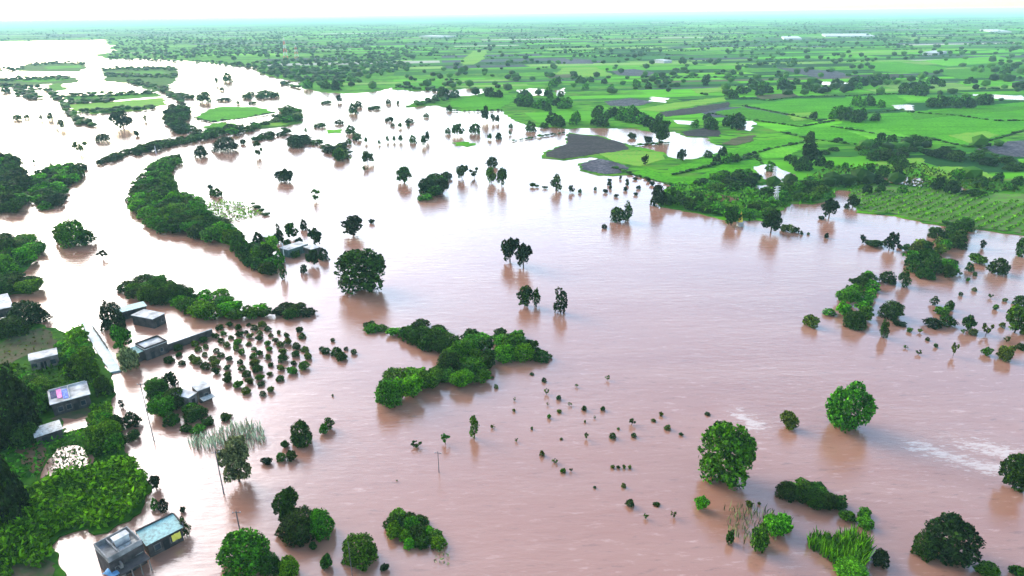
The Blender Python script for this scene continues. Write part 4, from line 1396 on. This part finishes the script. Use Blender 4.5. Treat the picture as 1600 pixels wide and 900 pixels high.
cover('tall_reeds', [(1262, 855), (1268, 838), (1300, 842), (1340, 848), (1356, 852), (1356, 872), (1345, 895), (1310, 892), (1290, 872)], .5, .34, 2.6, 'bright', 'tall green reeds near the lime dome bush', 7, 7, .1, 0, True)
cover('tall_reeds', [(1132, 800), (1150, 795), (1180, 800), (1225, 805), (1240, 825), (1200, 850), (1160, 850), (1140, 830)], 1.0, .22, 1.6, 'grey', 'thin pale reeds below the egg-shaped tree', 8, 5, .1, 0, True)
cover('weed_cover', [(680, 860), (690, 850), (702, 870), (698, 884), (680, 880)], .8, .3, .8, 'grey', 'pale weeds at the end of the bottom centre thicket', 9, 4, .3, 0)
cover('crop_rows', [(325, 342), (322, 318), (345, 312), (380, 318), (412, 335), (395, 340), (370, 345), (352, 352)], 1.0, .6, 1.0, 'lime', 'yellow-green half-drowned crop rows beside the curved wooded bank', 10, 3, .6, 0, False, ((325, 330), (400, 345), 3.2))
cover('crop_rows', rows_px, 1.0, .75, 1.3, 'bright', 'bright green crop rows sloping to the right-hand water', 11, 3, .6, .5, False, ((1345, 332), (1440, 300), 4.6))
cover('bank_scrub', [(1032, 320), (1030, 306), (1060, 292), (1100, 290), (1190, 300), (1240, 296), (1300, 300), (1300, 312), (1270, 318), (1235, 320), (1212, 332), (1203, 345), (1150, 344), (1100, 334)], 2.6, 1.2, 2.4, 'mid', 'tangled scrub covering the right bank', 12, 4)
cover('weed_cover', [(1260, 282), (1300, 262), (1420, 258), (1560, 285), (1600, 300), (1520, 303), (1450, 296), (1380, 288), (1320, 296)], 3.4, 1.3, 1.8, 'mid', 'rough weeds on the slope above the crop rows', 13, 4)
cover('bank_scrub', [(-60, 378), (0, 372), (60, 380), (60, 402), (35, 422), (0, 434), (-60, 440)], 2.6, 1.0, 2.0, 'mid', 'scrub under the lower left bank wood', 14, 4)

# ------------------------------------------------------------------ buildings
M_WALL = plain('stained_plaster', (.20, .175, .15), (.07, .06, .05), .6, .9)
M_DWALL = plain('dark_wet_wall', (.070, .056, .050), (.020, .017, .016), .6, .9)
M_BWALL = plain('whitewashed_wall', (.45, .45, .43), (.22, .22, .21), .6, .9)
M_ROOF = plain('pale_concrete_roof', (.56, .54, .50), (.22, .21, .19), .45, .9)
M_GROOF = plain('grey_concrete_roof', (.30, .29, .27), (.09, .09, .085), .5, .9)
M_DARK = plain('dark_opening', (.012, .012, .015), (.006, .006, .008), 1, .6)
M_GLASS = plain('window_glass', (.03, .04, .05), (.02, .025, .03), 1, .1, .6)
M_RUST = plain('dark_iron', (.05, .045, .04), (.025, .02, .02), 3, .6)
M_POLE = plain('grey_pole', (.11, .10, .10), (.06, .055, .055), 3, .7)
M_PALE = plain('pale_pole', (.55, .55, .54), (.40, .40, .40), 3, .6)
M_YEL = plain('yellow_cloth', (.72, .62, .10), (.6, .5, .06), 1.5, .9)
M_PINK = plain('pink_cloth', (.65, .10, .30), (.5, .28, .42), 1.5, .9)
M_BLUE = plain('blue_cloth', (.05, .08, .50), (.20, .28, .65), 1.5, .9)
M_NAVY = plain('navy_cloth', (.02, .022, .07), (.05, .05, .12), 1.5, .9)
M_LILAC = plain('purple_cloth', (.14, .10, .28), (.30, .26, .42), 1.5, .9)
M_TARP = plain('blue_tarp', (.14, .33, .50), (.08, .20, .34), 1.5, .6)
M_BRICK = plain('red_painted_steel', (.6, .08, .05), (.5, .06, .04), 1, .6)
M_GOLD = plain('yellow_temple_paint', (.75, .55, .06), (.62, .44, .05), 1.2, .6)


def tin_mat(name, a, b):
    m, nt, out = mat(name)
    p = N(nt, 'ShaderNodeBsdfPrincipled', Roughness=.55)
    pos = geo_pos(nt)
    f = ramp(nt, noise_tex(nt, 1.6, 6, pos, .7), .42, .68)
    nt.links.new(mixc(nt, f, a, b), p.inputs['Base Color'])
    w_ = N(nt, 'ShaderNodeTexWave', Scale=2.2)
    nt.links.new(geo_pos(nt, (1, 1, 1), R(-25)), w_.inputs['Vector'])
    bp = N(nt, 'ShaderNodeBump', Strength=.5, Distance=.05)
    nt.links.new(w_.outputs['Fac'], bp.inputs['Height'])
    nt.links.new(bp.outputs[0], p.inputs['Normal'])
    nt.links.new(p.outputs[0], out.inputs[0])
    return m


M_TEAL = tin_mat('turquoise_tin', (.20, .40, .36), (.07, .12, .11))
M_TIN = tin_mat('pale_tin', (.40, .40, .36), (.13, .11, .08))


class House:
    """four-cornered building given by its roof corners in the photo (BL, BR, FR, FL) at height h"""

    def __init__(self, name, label, px, h, cat='house', base=-.3, thing=None):
        q = [G(u, v, h) for (u, v) in px]
        # square the plan up: keep the front edge and the mean depth
        fl, fr_ = q[3], q[2]
        ex = (fr_ - fl)
        L = ex.length
        ex.normalize()
        ey = Vector((-ex.y, ex.x, 0))
        D = ((q[0] - fl).dot(ey) + (q[1] - fr_).dot(ey)) / 2
        self.L, self.D, self.h, self.base = L, D, h, base
        org = Vector((fl.x, fl.y, 0))
        self.rz = math.atan2(ex.y, ex.x)
        if thing is None:
            self.e = empty(name, org, self.rz)
            tag(self.e, label, cat)
            self.off = Vector((0, 0, 0))
            self.sub = 0
        else:
            self.e = thing.e
            d = org - thing.e.location
            self.off = Vector((d.x * math.cos(-thing.rz) - d.y * math.sin(-thing.rz), d.x * math.sin(-thing.rz) + d.y * math.cos(-thing.rz), 0))
            self.sub = self.rz - thing.rz

    def loc(self, x, y, z):
        c, s = math.cos(self.sub), math.sin(self.sub)
        return (self.off.x + x * c - y * s, self.off.y + x * s + y * c, z)

    def box(self, mb, c, s):
        mb.box(self.loc(*c), s, self.sub)
        return mb

    def walls(self, m, t=.22):
        L, D, h, b = self.L, self.D, self.h, self.base
        mb = MB()
        self.box(mb, (L / 2, t / 2, (h + b) / 2), (L, t, h - b))
        self.box(mb, (L / 2, D - t / 2, (h + b) / 2), (L, t, h - b))
        self.box(mb, (t / 2, D / 2, (h + b) / 2), (t, D - 2 * t, h - b))
        self.box(mb, (L - t / 2, D / 2, (h + b) / 2), (t, D - 2 * t, h - b))
        return mb.build('wall', m, self.e)

    def roof(self, m, over=.25, th=.16):
        mb = MB()
        self.box(mb, (self.L / 2, self.D / 2, self.h + th / 2), (self.L + 2 * over, self.D + 2 * over, th))
        return mb.build('roof', m, self.e)

    def tin_roof(self, m, rise=.5, over=.3):
        mb = MB()
        L, D, h = self.L, self.D, self.h
        P = [self.loc(-over, -over, h), self.loc(L + over, -over, h), self.loc(L + over, D + over, h + rise), self.loc(-over, D + over, h + rise)]
        mb.hexa(P, [(p[0], p[1], p[2] + .06) for p in P])
        return mb.build('roof', m, self.e)

    def parapet(self, m, hh=.7, t=.18):
        L, D, z = self.L, self.D, self.h + .16 + hh / 2
        mb = MB()
        self.box(mb, (L / 2, t / 2, z), (L, t, hh))
        self.box(mb, (L / 2, D - t / 2, z), (L, t, hh))
        self.box(mb, (t / 2, D / 2, z), (t, D - 2 * t, hh))
        self.box(mb, (L - t / 2, D / 2, z), (t, D - 2 * t, hh))
        return mb.build('parapet', m, self.e)

    def opening(self, kind, x, w_, z0, z1, side='front'):
        mb = MB()
        zc, hh = (z0 + z1) / 2, z1 - z0
        y = -.03 if side == 'front' else self.D + .03
        if side == 'right':
            c, s = (self.L + .03, x, zc), (.07, w_, hh)
        elif side == 'left':
            c, s = (-.03, x, zc), (.07, w_, hh)
        else:
            c, s = (x, y, zc), (w_, .07, hh)
        self.box(mb, c, s)
        o = mb.build(kind, M_DARK if kind == 'door' else M_GLASS, self.e)
        if kind == 'window':
            f = MB()
            if side == 'front':
                self.box(f, (x, y - .02, z1 + .05), (w_ + .2, .12, .1))
                self.box(f, (x, y - .02, z0 - .05), (w_ + .2, .14, .1))
                self.box(f, (x - w_ / 2 - .05, y - .02, zc), (.1, .1, hh))
                self.box(f, (x + w_ / 2 + .05, y - .02, zc), (.1, .1, hh))
                f.build('frame', M_WALL, o)
        return o


# concrete house, bottom left
h = House('flat_roofed_house', 'grey flooded concrete house with open parapet roof in the bottom left foreground', [(154, 851), (209, 827), (223, 850), (170, 880)], 4.2)
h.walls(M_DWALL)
h.roof(M_GROOF, .0)
h.parapet(M_GROOF, .9)
for x in (1.3, 4.8):
    h.opening('window', x, 1.1, 1.4, 2.7)
h.opening('door', 3.1, 1.0, .0, 2.1)
L, D = h.L, h.D
mb = MB()
h.box(mb, (L * .62, D * .56, 4.36 + .75), (L * .42, D * .22, 1.5))
mb.build('stair_house', M_BWALL, h.e)
mb = MB()
h.box(mb, (L * .62, D * .56, 5.92), (L * .46, D * .27, .1))
mb.build('stair_roof', M_ROOF, h.e)
mb = MB()
h.box(mb, (L * .34, D * .5, 4.36 + .4), (.16, D * .9, .8))
mb.build('roof_partition', M_GROOF, h.e)
mb = MB()
h.box(mb, (L * .68, D * .25, 4.42), (L * .5, D * .28, .1))
mb.build('roof_slab', M_TIN, h.e)
mb = MB()
for k in range(5):
    h.box(mb, (L * .10 + .25 * k, -.6, .4 + .35 * k), (.25, .9, .8 + .7 * k))
mb.build('outside_stair', M_WALL, h.e)
mb = MB()
h.box(mb, (L * .55, -1.3, 2.55), (L * .85, 2.4, .12))
mb.build('porch_roof', M_DWALL, h.e)
mb = MB()
for k in range(4):
    h.box(mb, (L * (.15 + .26 * k), -2.35, 1.1), (.16, .16, 2.78))
mb.build('porch_posts', M_WALL, h.e)
tarp_c = G(176, 893, 2.0)
tv, tf = [], []
for i in range(8):
    for j in range(6):
        tv.append((tarp_c.x + (i - 3.5) * .42 + j * .1, tarp_c.y + (j - 2.5) * .38 - i * .06, 2.2 + .18 * math.sin(i * 1.1) + .12 * math.cos(j * 1.7)))
for i in range(7):
    for j in range(5):
        n = i * 6 + j
        tf.append((n, n + 6, n + 7, n + 1))
t = mesh_obj('tarpaulin', tv, tf, M_TARP)
t.modifiers.new('thick', 'SOLIDIFY').thickness = .03
tag(t, 'blue tarpaulin over the porch before the grey concrete house', 'tarpaulin')

# turquoise tin-roofed house
h = House('tin_roofed_house', 'long low house with turquoise tin roof joined to the grey concrete house', [(219, 833), (272, 806), (283, 824), (230, 851)], 3.0)
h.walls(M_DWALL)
h.tin_roof(M_TEAL, .5)
for x in (.25, .5, .72):
    h.opening('door' if x == .5 else 'window', h.L * x, 1.0, .9 if x != .5 else 0, 2.1)
mb = MB()
h.box(mb, (h.L / 2, h.D + .18, 3.35), (h.L + .6, .24, .9))
h.box(mb, (h.L + .42, h.D / 2, 3.25), (.2, h.D + .3, .8))
mb.build('parapet', M_DWALL, h.e)
c = G(277, 836, 1.6)
v_, f_ = [], []
ex = Vector((math.cos(h.rz), math.sin(h.rz), 0))
ey = Vector((-ex.y, ex.x, 0))
b0 = Vector(h.e.location) + ex * (h.L - 2.0) - ey * .25
for i in range(9):
    for j in range(5):
        q = b0 + ex * (i * .2) - ey * (.07 * math.sin(i * 1.3) + .03 * j)
        v_.append((q.x, q.y, 2.5 - j * .33))
for i in range(8):
    for j in range(4):
        n = i * 5 + j
        f_.append((n, n + 1, n + 6, n + 5))
t = mesh_obj('hanging_cloth', v_, f_, M_YEL)
t.modifiers.new('thick', 'SOLIDIFY').thickness = .02
tag(t, 'yellow cloth hung on the front wall of the turquoise tin-roofed house', 'cloth')

# laundry house
h = House('flat_roofed_house', 'long white flat roofed house with bright washing spread on its roof', [(74, 609), (134, 601), (139, 616), (80, 632)], 3.6)
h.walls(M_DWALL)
h.roof(M_ROOF, .3)
mb = MB()
h.box(mb, (h.L / 2, h.D - .1, 3.6 + .36), (h.L, .18, .4))
h.box(mb, (h.L * .5, h.D * .5, 3.6 + .36), (.18, h.D * .9, .4))
mb.build('parapet', M_BWALL, h.e)
for x in (.2, .42, .8):
    h.opening('window', h.L * x, 1.0, 1.2, 2.4)
h.opening('door', h.L * .6, 1.0, 0, 2.2)


def roof_cloth(hs, x, y, w_, d_, m, label, z):
    v_, f_ = [], []
    for i in range(7):
        for j in range(6):
            q = Vector((hs.L * x + (i / 6 - .5) * w_, hs.D * y + (j / 5 - .5) * d_, 0))
            l = hs.loc(q.x, q.y, z + .07 + .05 * math.sin(i * 1.9 + j) + .05 * rnd.random())
            p = hs.e.matrix_basis @ Vector(l)
            v_.append(tuple(p))
    for i in range(6):
        for j in range(5):
            n = i * 6 + j
            f_.append((n, n + 6, n + 7, n + 1))
    t = mesh_obj('washing', v_, f_, m)
    t.modifiers.new('thick', 'SOLIDIFY').thickness = .02
    tag(t, label, 'cloth')


h.e.matrix_basis = Matrix.Translation(h.e.location) @ Matrix.Rotation(h.rz, 4, 'Z')
roof_cloth(h, .10, .62, h.L * .16, h.D * .55, M_NAVY, 'dark navy cloth on the left end of the white washing-covered roof', 3.8)
roof_cloth(h, .25, .60, h.L * .13, h.D * .75, M_PINK, 'pink cloth between navy and blue washing on the white roof', 3.8)
roof_cloth(h, .40, .45, h.L * .14, h.D * .7, M_BLUE, 'blue cloth at the right of the washing on the white roof', 3.8)

# grey village house
h = House('village_house', 'grey worn village house with pale roof below the bare brown yard', [(42, 555), (84, 545), (89, 554), (46, 564)], 3.4)
h.walls(M_WALL)
h.roof(M_ROOF, .2)
for x in (.12, .8):
    h.opening('window', h.L * x, 1.2, 1.0, 2.3)
h.opening('door', h.L * .45, 1.3, 0, 2.3)
mb = MB()
for k in range(3):
    h.box(mb, (h.L * (.3 + .16 * k), -.9, 1.3), (.2, .2, 2.9))
mb.build('veranda_posts', M_WALL, h.e)
mb = MB()
h.box(mb, (h.L * .46, -.5, 2.85), (h.L * .5, 1.2, .1))
mb.build('veranda_roof', M_DWALL, h.e)

# pale shed with post
h = House('tin_shed', 'low shed with pale greenish tin roof below the washing roof', [(49, 671), (90, 661), (96, 670), (56, 683)], 2.6, 'shed')
h.walls(M_DWALL)
h.tin_roof(M_TIN, .3)
h.opening('door', h.L * .3, 1.0, 0, 2.0)

# two-roofed house by the garden
h = House('two_roofed_house', 'flooded house with two stepped pale flat roofs beside the orchard', [(297, 603), (322, 594), (328, 604), (309, 611)], 3.6)
h.walls(M_DWALL)
h.roof(M_ROOF, .2)
h.opening('window', h.L * .6, 1.0, 1.1, 2.3)
h2 = House('', '', [(279, 607), (293, 602), (307, 614), (294, 622)], 3.0, thing=h)
h2.walls(M_WALL)
h2.roof(M_ROOF, .15)
h2.opening('door', h2.L * .5, .9, 0, 2.1)
mb = MB()
h.box(mb, (h.L * .5, -1.4, 1.7), (h.L * 1.0, 2.2, .1))
mb.build('porch_roof', M_TIN, h.e)
h2.e.matrix_basis = Matrix.Translation(h2.e.location) @ Matrix.Rotation(h.rz, 4, 'Z')
roof_cloth(h2, .3, .8, h2.L * .6, h2.D * .35, M_LILAC, 'purple cloth on the lower roof of the two-roofed flooded house', 3.17)

# compound
h = House('compound_house', 'dark walled house with pale roof at the front of the flooded compound', [(214, 538), (250, 525), (261, 534), (226, 547)], 3.4)
h.walls(M_DWALL)
h.roof(M_ROOF, .1)
h.parapet(M_DWALL, .5)
h.opening('window', h.L * .7, .8, 1.2, 2.3)
h.opening('door', h.L * .3, 1.0, 0, 2.1)
h2 = House('', '', [(206, 545), (214, 540), (224, 548), (211, 553)], 2.8, thing=h)
h2.walls(M_DWALL)
h2.tin_roof(M_TEAL, .2)
a, b = G(262, 549), G(333, 524)
d = b - a
mb = MB()
mb.box(((a.x + b.x) / 2, (a.y + b.y) / 2, .9), (d.length, .25, 2.4), math.atan2(d.y, d.x))
w1 = mb.build('compound_wall', M_DWALL)
mb = MB()
mb.box(((a.x + b.x) / 2, (a.y + b.y) / 2, 2.16), (d.length, .34, .1), math.atan2(d.y, d.x))
mb.build('coping', M_BWALL, w1)
tag(w1, 'long dark boundary wall of the flooded compound beside the orchard', 'wall')
h = House('white_house', 'white flat roofed house in the middle of the flooded compound', [(226, 484), (243, 475), (257, 490), (238, 499)], 3.2)
h.walls(M_DWALL)
h.roof(M_ROOF, .15)
h.opening('door', h.L * .35, 1.0, 0, 2.1)
h.opening('window', h.L * .75, .9, 1.1, 2.2)
h = House('long_shed', 'long narrow shed with pale turquoise roof behind the white compound house', [(183, 483), (226, 473), (228, 478), (185, 489)], 2.8, 'shed')
h.walls(M_DWALL)
h.tin_roof(M_TEAL, .4)
for x in (.2, .5, .8):
    h.opening('door', h.L * x, 1.1, 0, 2.0)
h = House('white_house', 'white roofed house cut by the left edge of the picture', [(-18, 463), (13, 461), (20, 479), (-16, 487)], 3.4)
h.walls(M_DWALL)
h.roof(M_ROOF, .2)
h.opening('window', h.L * .75, 1.0, 1.1, 2.3)
h.opening('door', h.L * .4, 1.0, 0, 2.1)
h = House('small_hut', 'small pale tin hut half hidden by the big black tree', [(-16, 500), (16, 497), (18, 502), (-16, 508)], 2.6, 'hut')
h.walls(M_DWALL)
h.tin_roof(M_TIN, .2)
h.opening('door', h.L * .6, .9, 0, 2.0)
# flooded hamlet
h = House('teal_walled_house', 'long teal walled house with white roof in the flooded hamlet', [(446, 384), (474, 376), (481, 381), (450, 391)], 3.2)
h.walls(plain('teal_wall', (.09, .15, .12), (.04, .07, .06), .8))
h.roof(M_ROOF, .2)
for x in (.2, .5, .8):
    h.opening('door' if x == .5 else 'window', h.L * x, 1.0, .0 if x == .5 else 1.0, 2.1)
h = House('white_house', 'small white roofed house at the right of the flooded hamlet', [(482, 384), (494, 381), (500, 386), (486, 390)], 3.0)
h.walls(M_DWALL)
h.roof(M_ROOF, .2)
h.opening('door', h.L * .5, 1.0, 0, 2.0)
h = House('grey_hut', 'grey blue tin hut at the left of the flooded hamlet', [(414, 365), (424, 361), (430, 366), (418, 371)], 2.8, 'hut')
h.walls(M_WALL)
h.tin_roof(M_TIN, .3)
h.opening('door', h.L * .5, 1.0, 0, 2.0)
# roadside parapet
a, b = G(146, 514), G(169, 548)
d = b - a
mb = MB()
n = 7
for k in range(n):
    q = a.lerp(b, (k + .5) / n)
    mb.box((q.x, q.y, .6), (d.length / n * .7, .25, 1.3), math.atan2(d.y, d.x))
w1 = mb.build('road_parapet', M_DWALL)
mb = MB()
mb.box(((a.x + b.x) / 2, (a.y + b.y) / 2, 1.3), (d.length, .2, .12), math.atan2(d.y, d.x))
mb.build('rail', M_WALL, w1)
tag(w1, 'dark broken parapet along the right side of the pale road', 'parapet')
# far sheds
for i, (px, lab) in enumerate([([(1290, 53), (1366, 53), (1367, 56), (1290, 56)], 'long low white shed far off on the right plain'),
                               ([(1225, 57), (1252, 57), (1253, 60), (1225, 60)], 'short white shed far off, left of the long low one'),
                               ([(1552, 46), (1580, 46), (1581, 49), (1552, 49)], 'white shed far off near the right edge'),
                               ([(1458, 80), (1476, 77), (1480, 80), (1462, 83)], 'white roofed farm building among the right-hand hedges'),
                               ([(1036, 93), (1048, 92), (1050, 94), (1038, 95)], 'white farm building among trees right of centre'),
                               ([(690, 55), (712, 54), (713, 56), (690, 57)], 'pale far building on the hazy plain left of centre')]):
    h = House('far_shed', lab, px, 5.0, 'shed')
    h.walls(M_BWALL)
    h.tin_roof(M_TIN, 1.2)

# temple spire
p = G(1156, 353)
e = empty('temple', p, .3)
e.scale = (.62, .62, .72)
tag(e, 'small yellow temple spire at the water edge of the right bank', 'temple')
mb = MB()
mb.box((0, 0, 1.2), (3.6, 3.6, 3.0))
mb.build('shrine', M_BWALL, e)
mb = MB()
mb.lathe([(1.75, 2.7), (1.7, 3.2), (1.45, 4.2), (1.15, 5.4), (.8, 6.6), (.42, 7.6), (.30, 7.9), (.5, 8.1), (.45, 8.35), (.12, 8.6), (.05, 9.6)], 8)
mb.build('spire', M_GOLD, e)


def pole(u, v, u2, v2, label, m=M_POLE, arm=True, wide=.14):
    p = G(u, v)
    d = depth(p)
    best, hb = 1e9, 8
    for k in range(30, 200):
        hh = k / 10
        c = ROT.transposed() @ (Vector((p.x, p.y, hh)) - Vector((0, 0, CAM_H)))
        vv = 450 - F * c.y / -c.z
        if abs(vv - v2) < best:
            best, hb = abs(vv - v2), hh
    e = empty('utility_pole', p, rnd.uniform(-.3, .3))
    tag(e, label, 'pole')
    mb = MB()
    mb.tube((0, 0, -.6), (0, 0, hb), wide, wide * .65)
    mb.build('shaft', m, e)
    if arm:
        mb = MB()
        mb.box((0, .1, hb - .5), (1.5, .09, .1))
        mb.build('crossarm', m, e)
        for x in (-.65, 0, .65):
            mb = MB()
            mb.lathe([(.0, 0), (.07, 0), (.05, .08), (.07, .14), (.0, .2)], 7, (x, .1, hb - .44))
            mb.build('insulator', M_PALE, e)


pole(350, 772, 340, 704, 'dark leaning-looking utility pole in the water left of the grey-green tree')
pole(378, 845, 371, 798, 'dark utility pole in the water above the large spreading tree')
pole(686, 738, 685, 705, 'thin utility pole alone in the middle foreground water', M_POLE, True, .10)
pole(551, 905, 548, 846, 'thin utility pole before the heart-shaped tree', M_POLE, False, .07)
pole(147, 492, 137, 447, 'grey pole in the flooded road, right of two', M_POLE, False, .13)
pole(127, 478, 118, 440, 'grey pole in the flooded road, left of two', M_PALE, False, .13)
pole(241, 690, 229, 598, 'tall pole at the roadside garden corner', M_POLE, True, .12)
pole(445, 409, 445, 380, 'white pole before the flooded hamlet', M_PALE, False, .2)
pole(70, 694, 70, 678, 'short white post before the pale greenish shed', M_PALE, False, .35)
pole(244, 240, 243, 228, 'short white post on the thin straight belt', M_PALE, False, .3)


def pylon(u, v, hgt, w_, m, label, bands=None):
    p = G(u, v)
    e = empty('lattice_tower', p, .4)
    tag(e, label, 'tower')

    def legs(z0, z1, mm, nm):
        mb = MB()
        a0 = w_ * (1 - .8 * z0 / hgt)
        a1 = w_ * (1 - .8 * z1 / hgt)
        t = max(.07, hgt * .007)
        cs = [(-1, -1), (1, -1), (1, 1), (-1, 1)]
        for i in range(4):
            x, y = cs[i]
            x2, y2 = cs[(i + 1) % 4]
            mb.tube((x * a0, y * a0, z0), (x * a1, y * a1, z1), t, t, 4)
            mb.tube((x * a0, y * a0, z0), (x2 * a1, y2 * a1, z1), t * .6, t * .6, 4)
            mb.tube((x2 * a0, y2 * a0, z0), (x * a1, y * a1, z1), t * .6, t * .6, 4)
            mb.tube((x * a1, y * a1, z1), (x2 * a1, y2 * a1, z1), t * .6, t * .6, 4)
        mb.build(nm, mm, e)
    n = 6
    for k in range(n):
        mm = m if not bands else bands[k % 2]
        legs(hgt * k / n, hgt * (k + 1) / n, mm, 'lattice_section')
    if not bands:
        for z in (.68, .82, .95):
            mb = MB()
            L_ = w_ * 1.7
            mb.tube((-L_, 0, hgt * z), (L_, 0, hgt * z), .14, .14, 4)
            mb.tube((-L_, 0, hgt * z), (0, 0, hgt * (z + .05)), .1, .1, 4)
            mb.tube((L_, 0, hgt * z), (0, 0, hgt * (z + .05)), .1, .1, 4)
            mb.build('crossarm', m, e)


pylon(1211, 320, 9.5, 1.2, M_PALE, 'white lattice power tower on the right bank beside the bay')
pylon(1209, 280, 7.5, 1.0, M_PALE, 'smaller white lattice tower behind the one on the right bank')
pylon(447, 93, 46, 4.5, M_PALE, 'taller red and white mast, left of the far pair', (M_BRICK, M_PALE))
pylon(464, 92, 30, 4.5, M_PALE, 'shorter red and white mast, right of the far pair', (M_BRICK, M_PALE))

# ------------------------------------------------------------------ haze
HZ = .85e-4
m, nt, out = mat('haze_air')
pvn = nt.nodes.new('ShaderNodeVolumePrincipled')
pvn.inputs['Color'].default_value = (.50, .90, .88, 1)
pvn.inputs['Density'].default_value = HZ
pvn.inputs['Anisotropy'].default_value = 0.0
nt.links.new(pvn.outputs[0], out.inputs['Volume'])
b = MB()
b.box((0, 15500, 46.25), (56200, 37200, 97.5))
hz = b.build('haze', m)
tag(hz, 'pale mint haze thickening toward the horizon', 'haze', kind='stuff')
hz.data.materials[0] = m
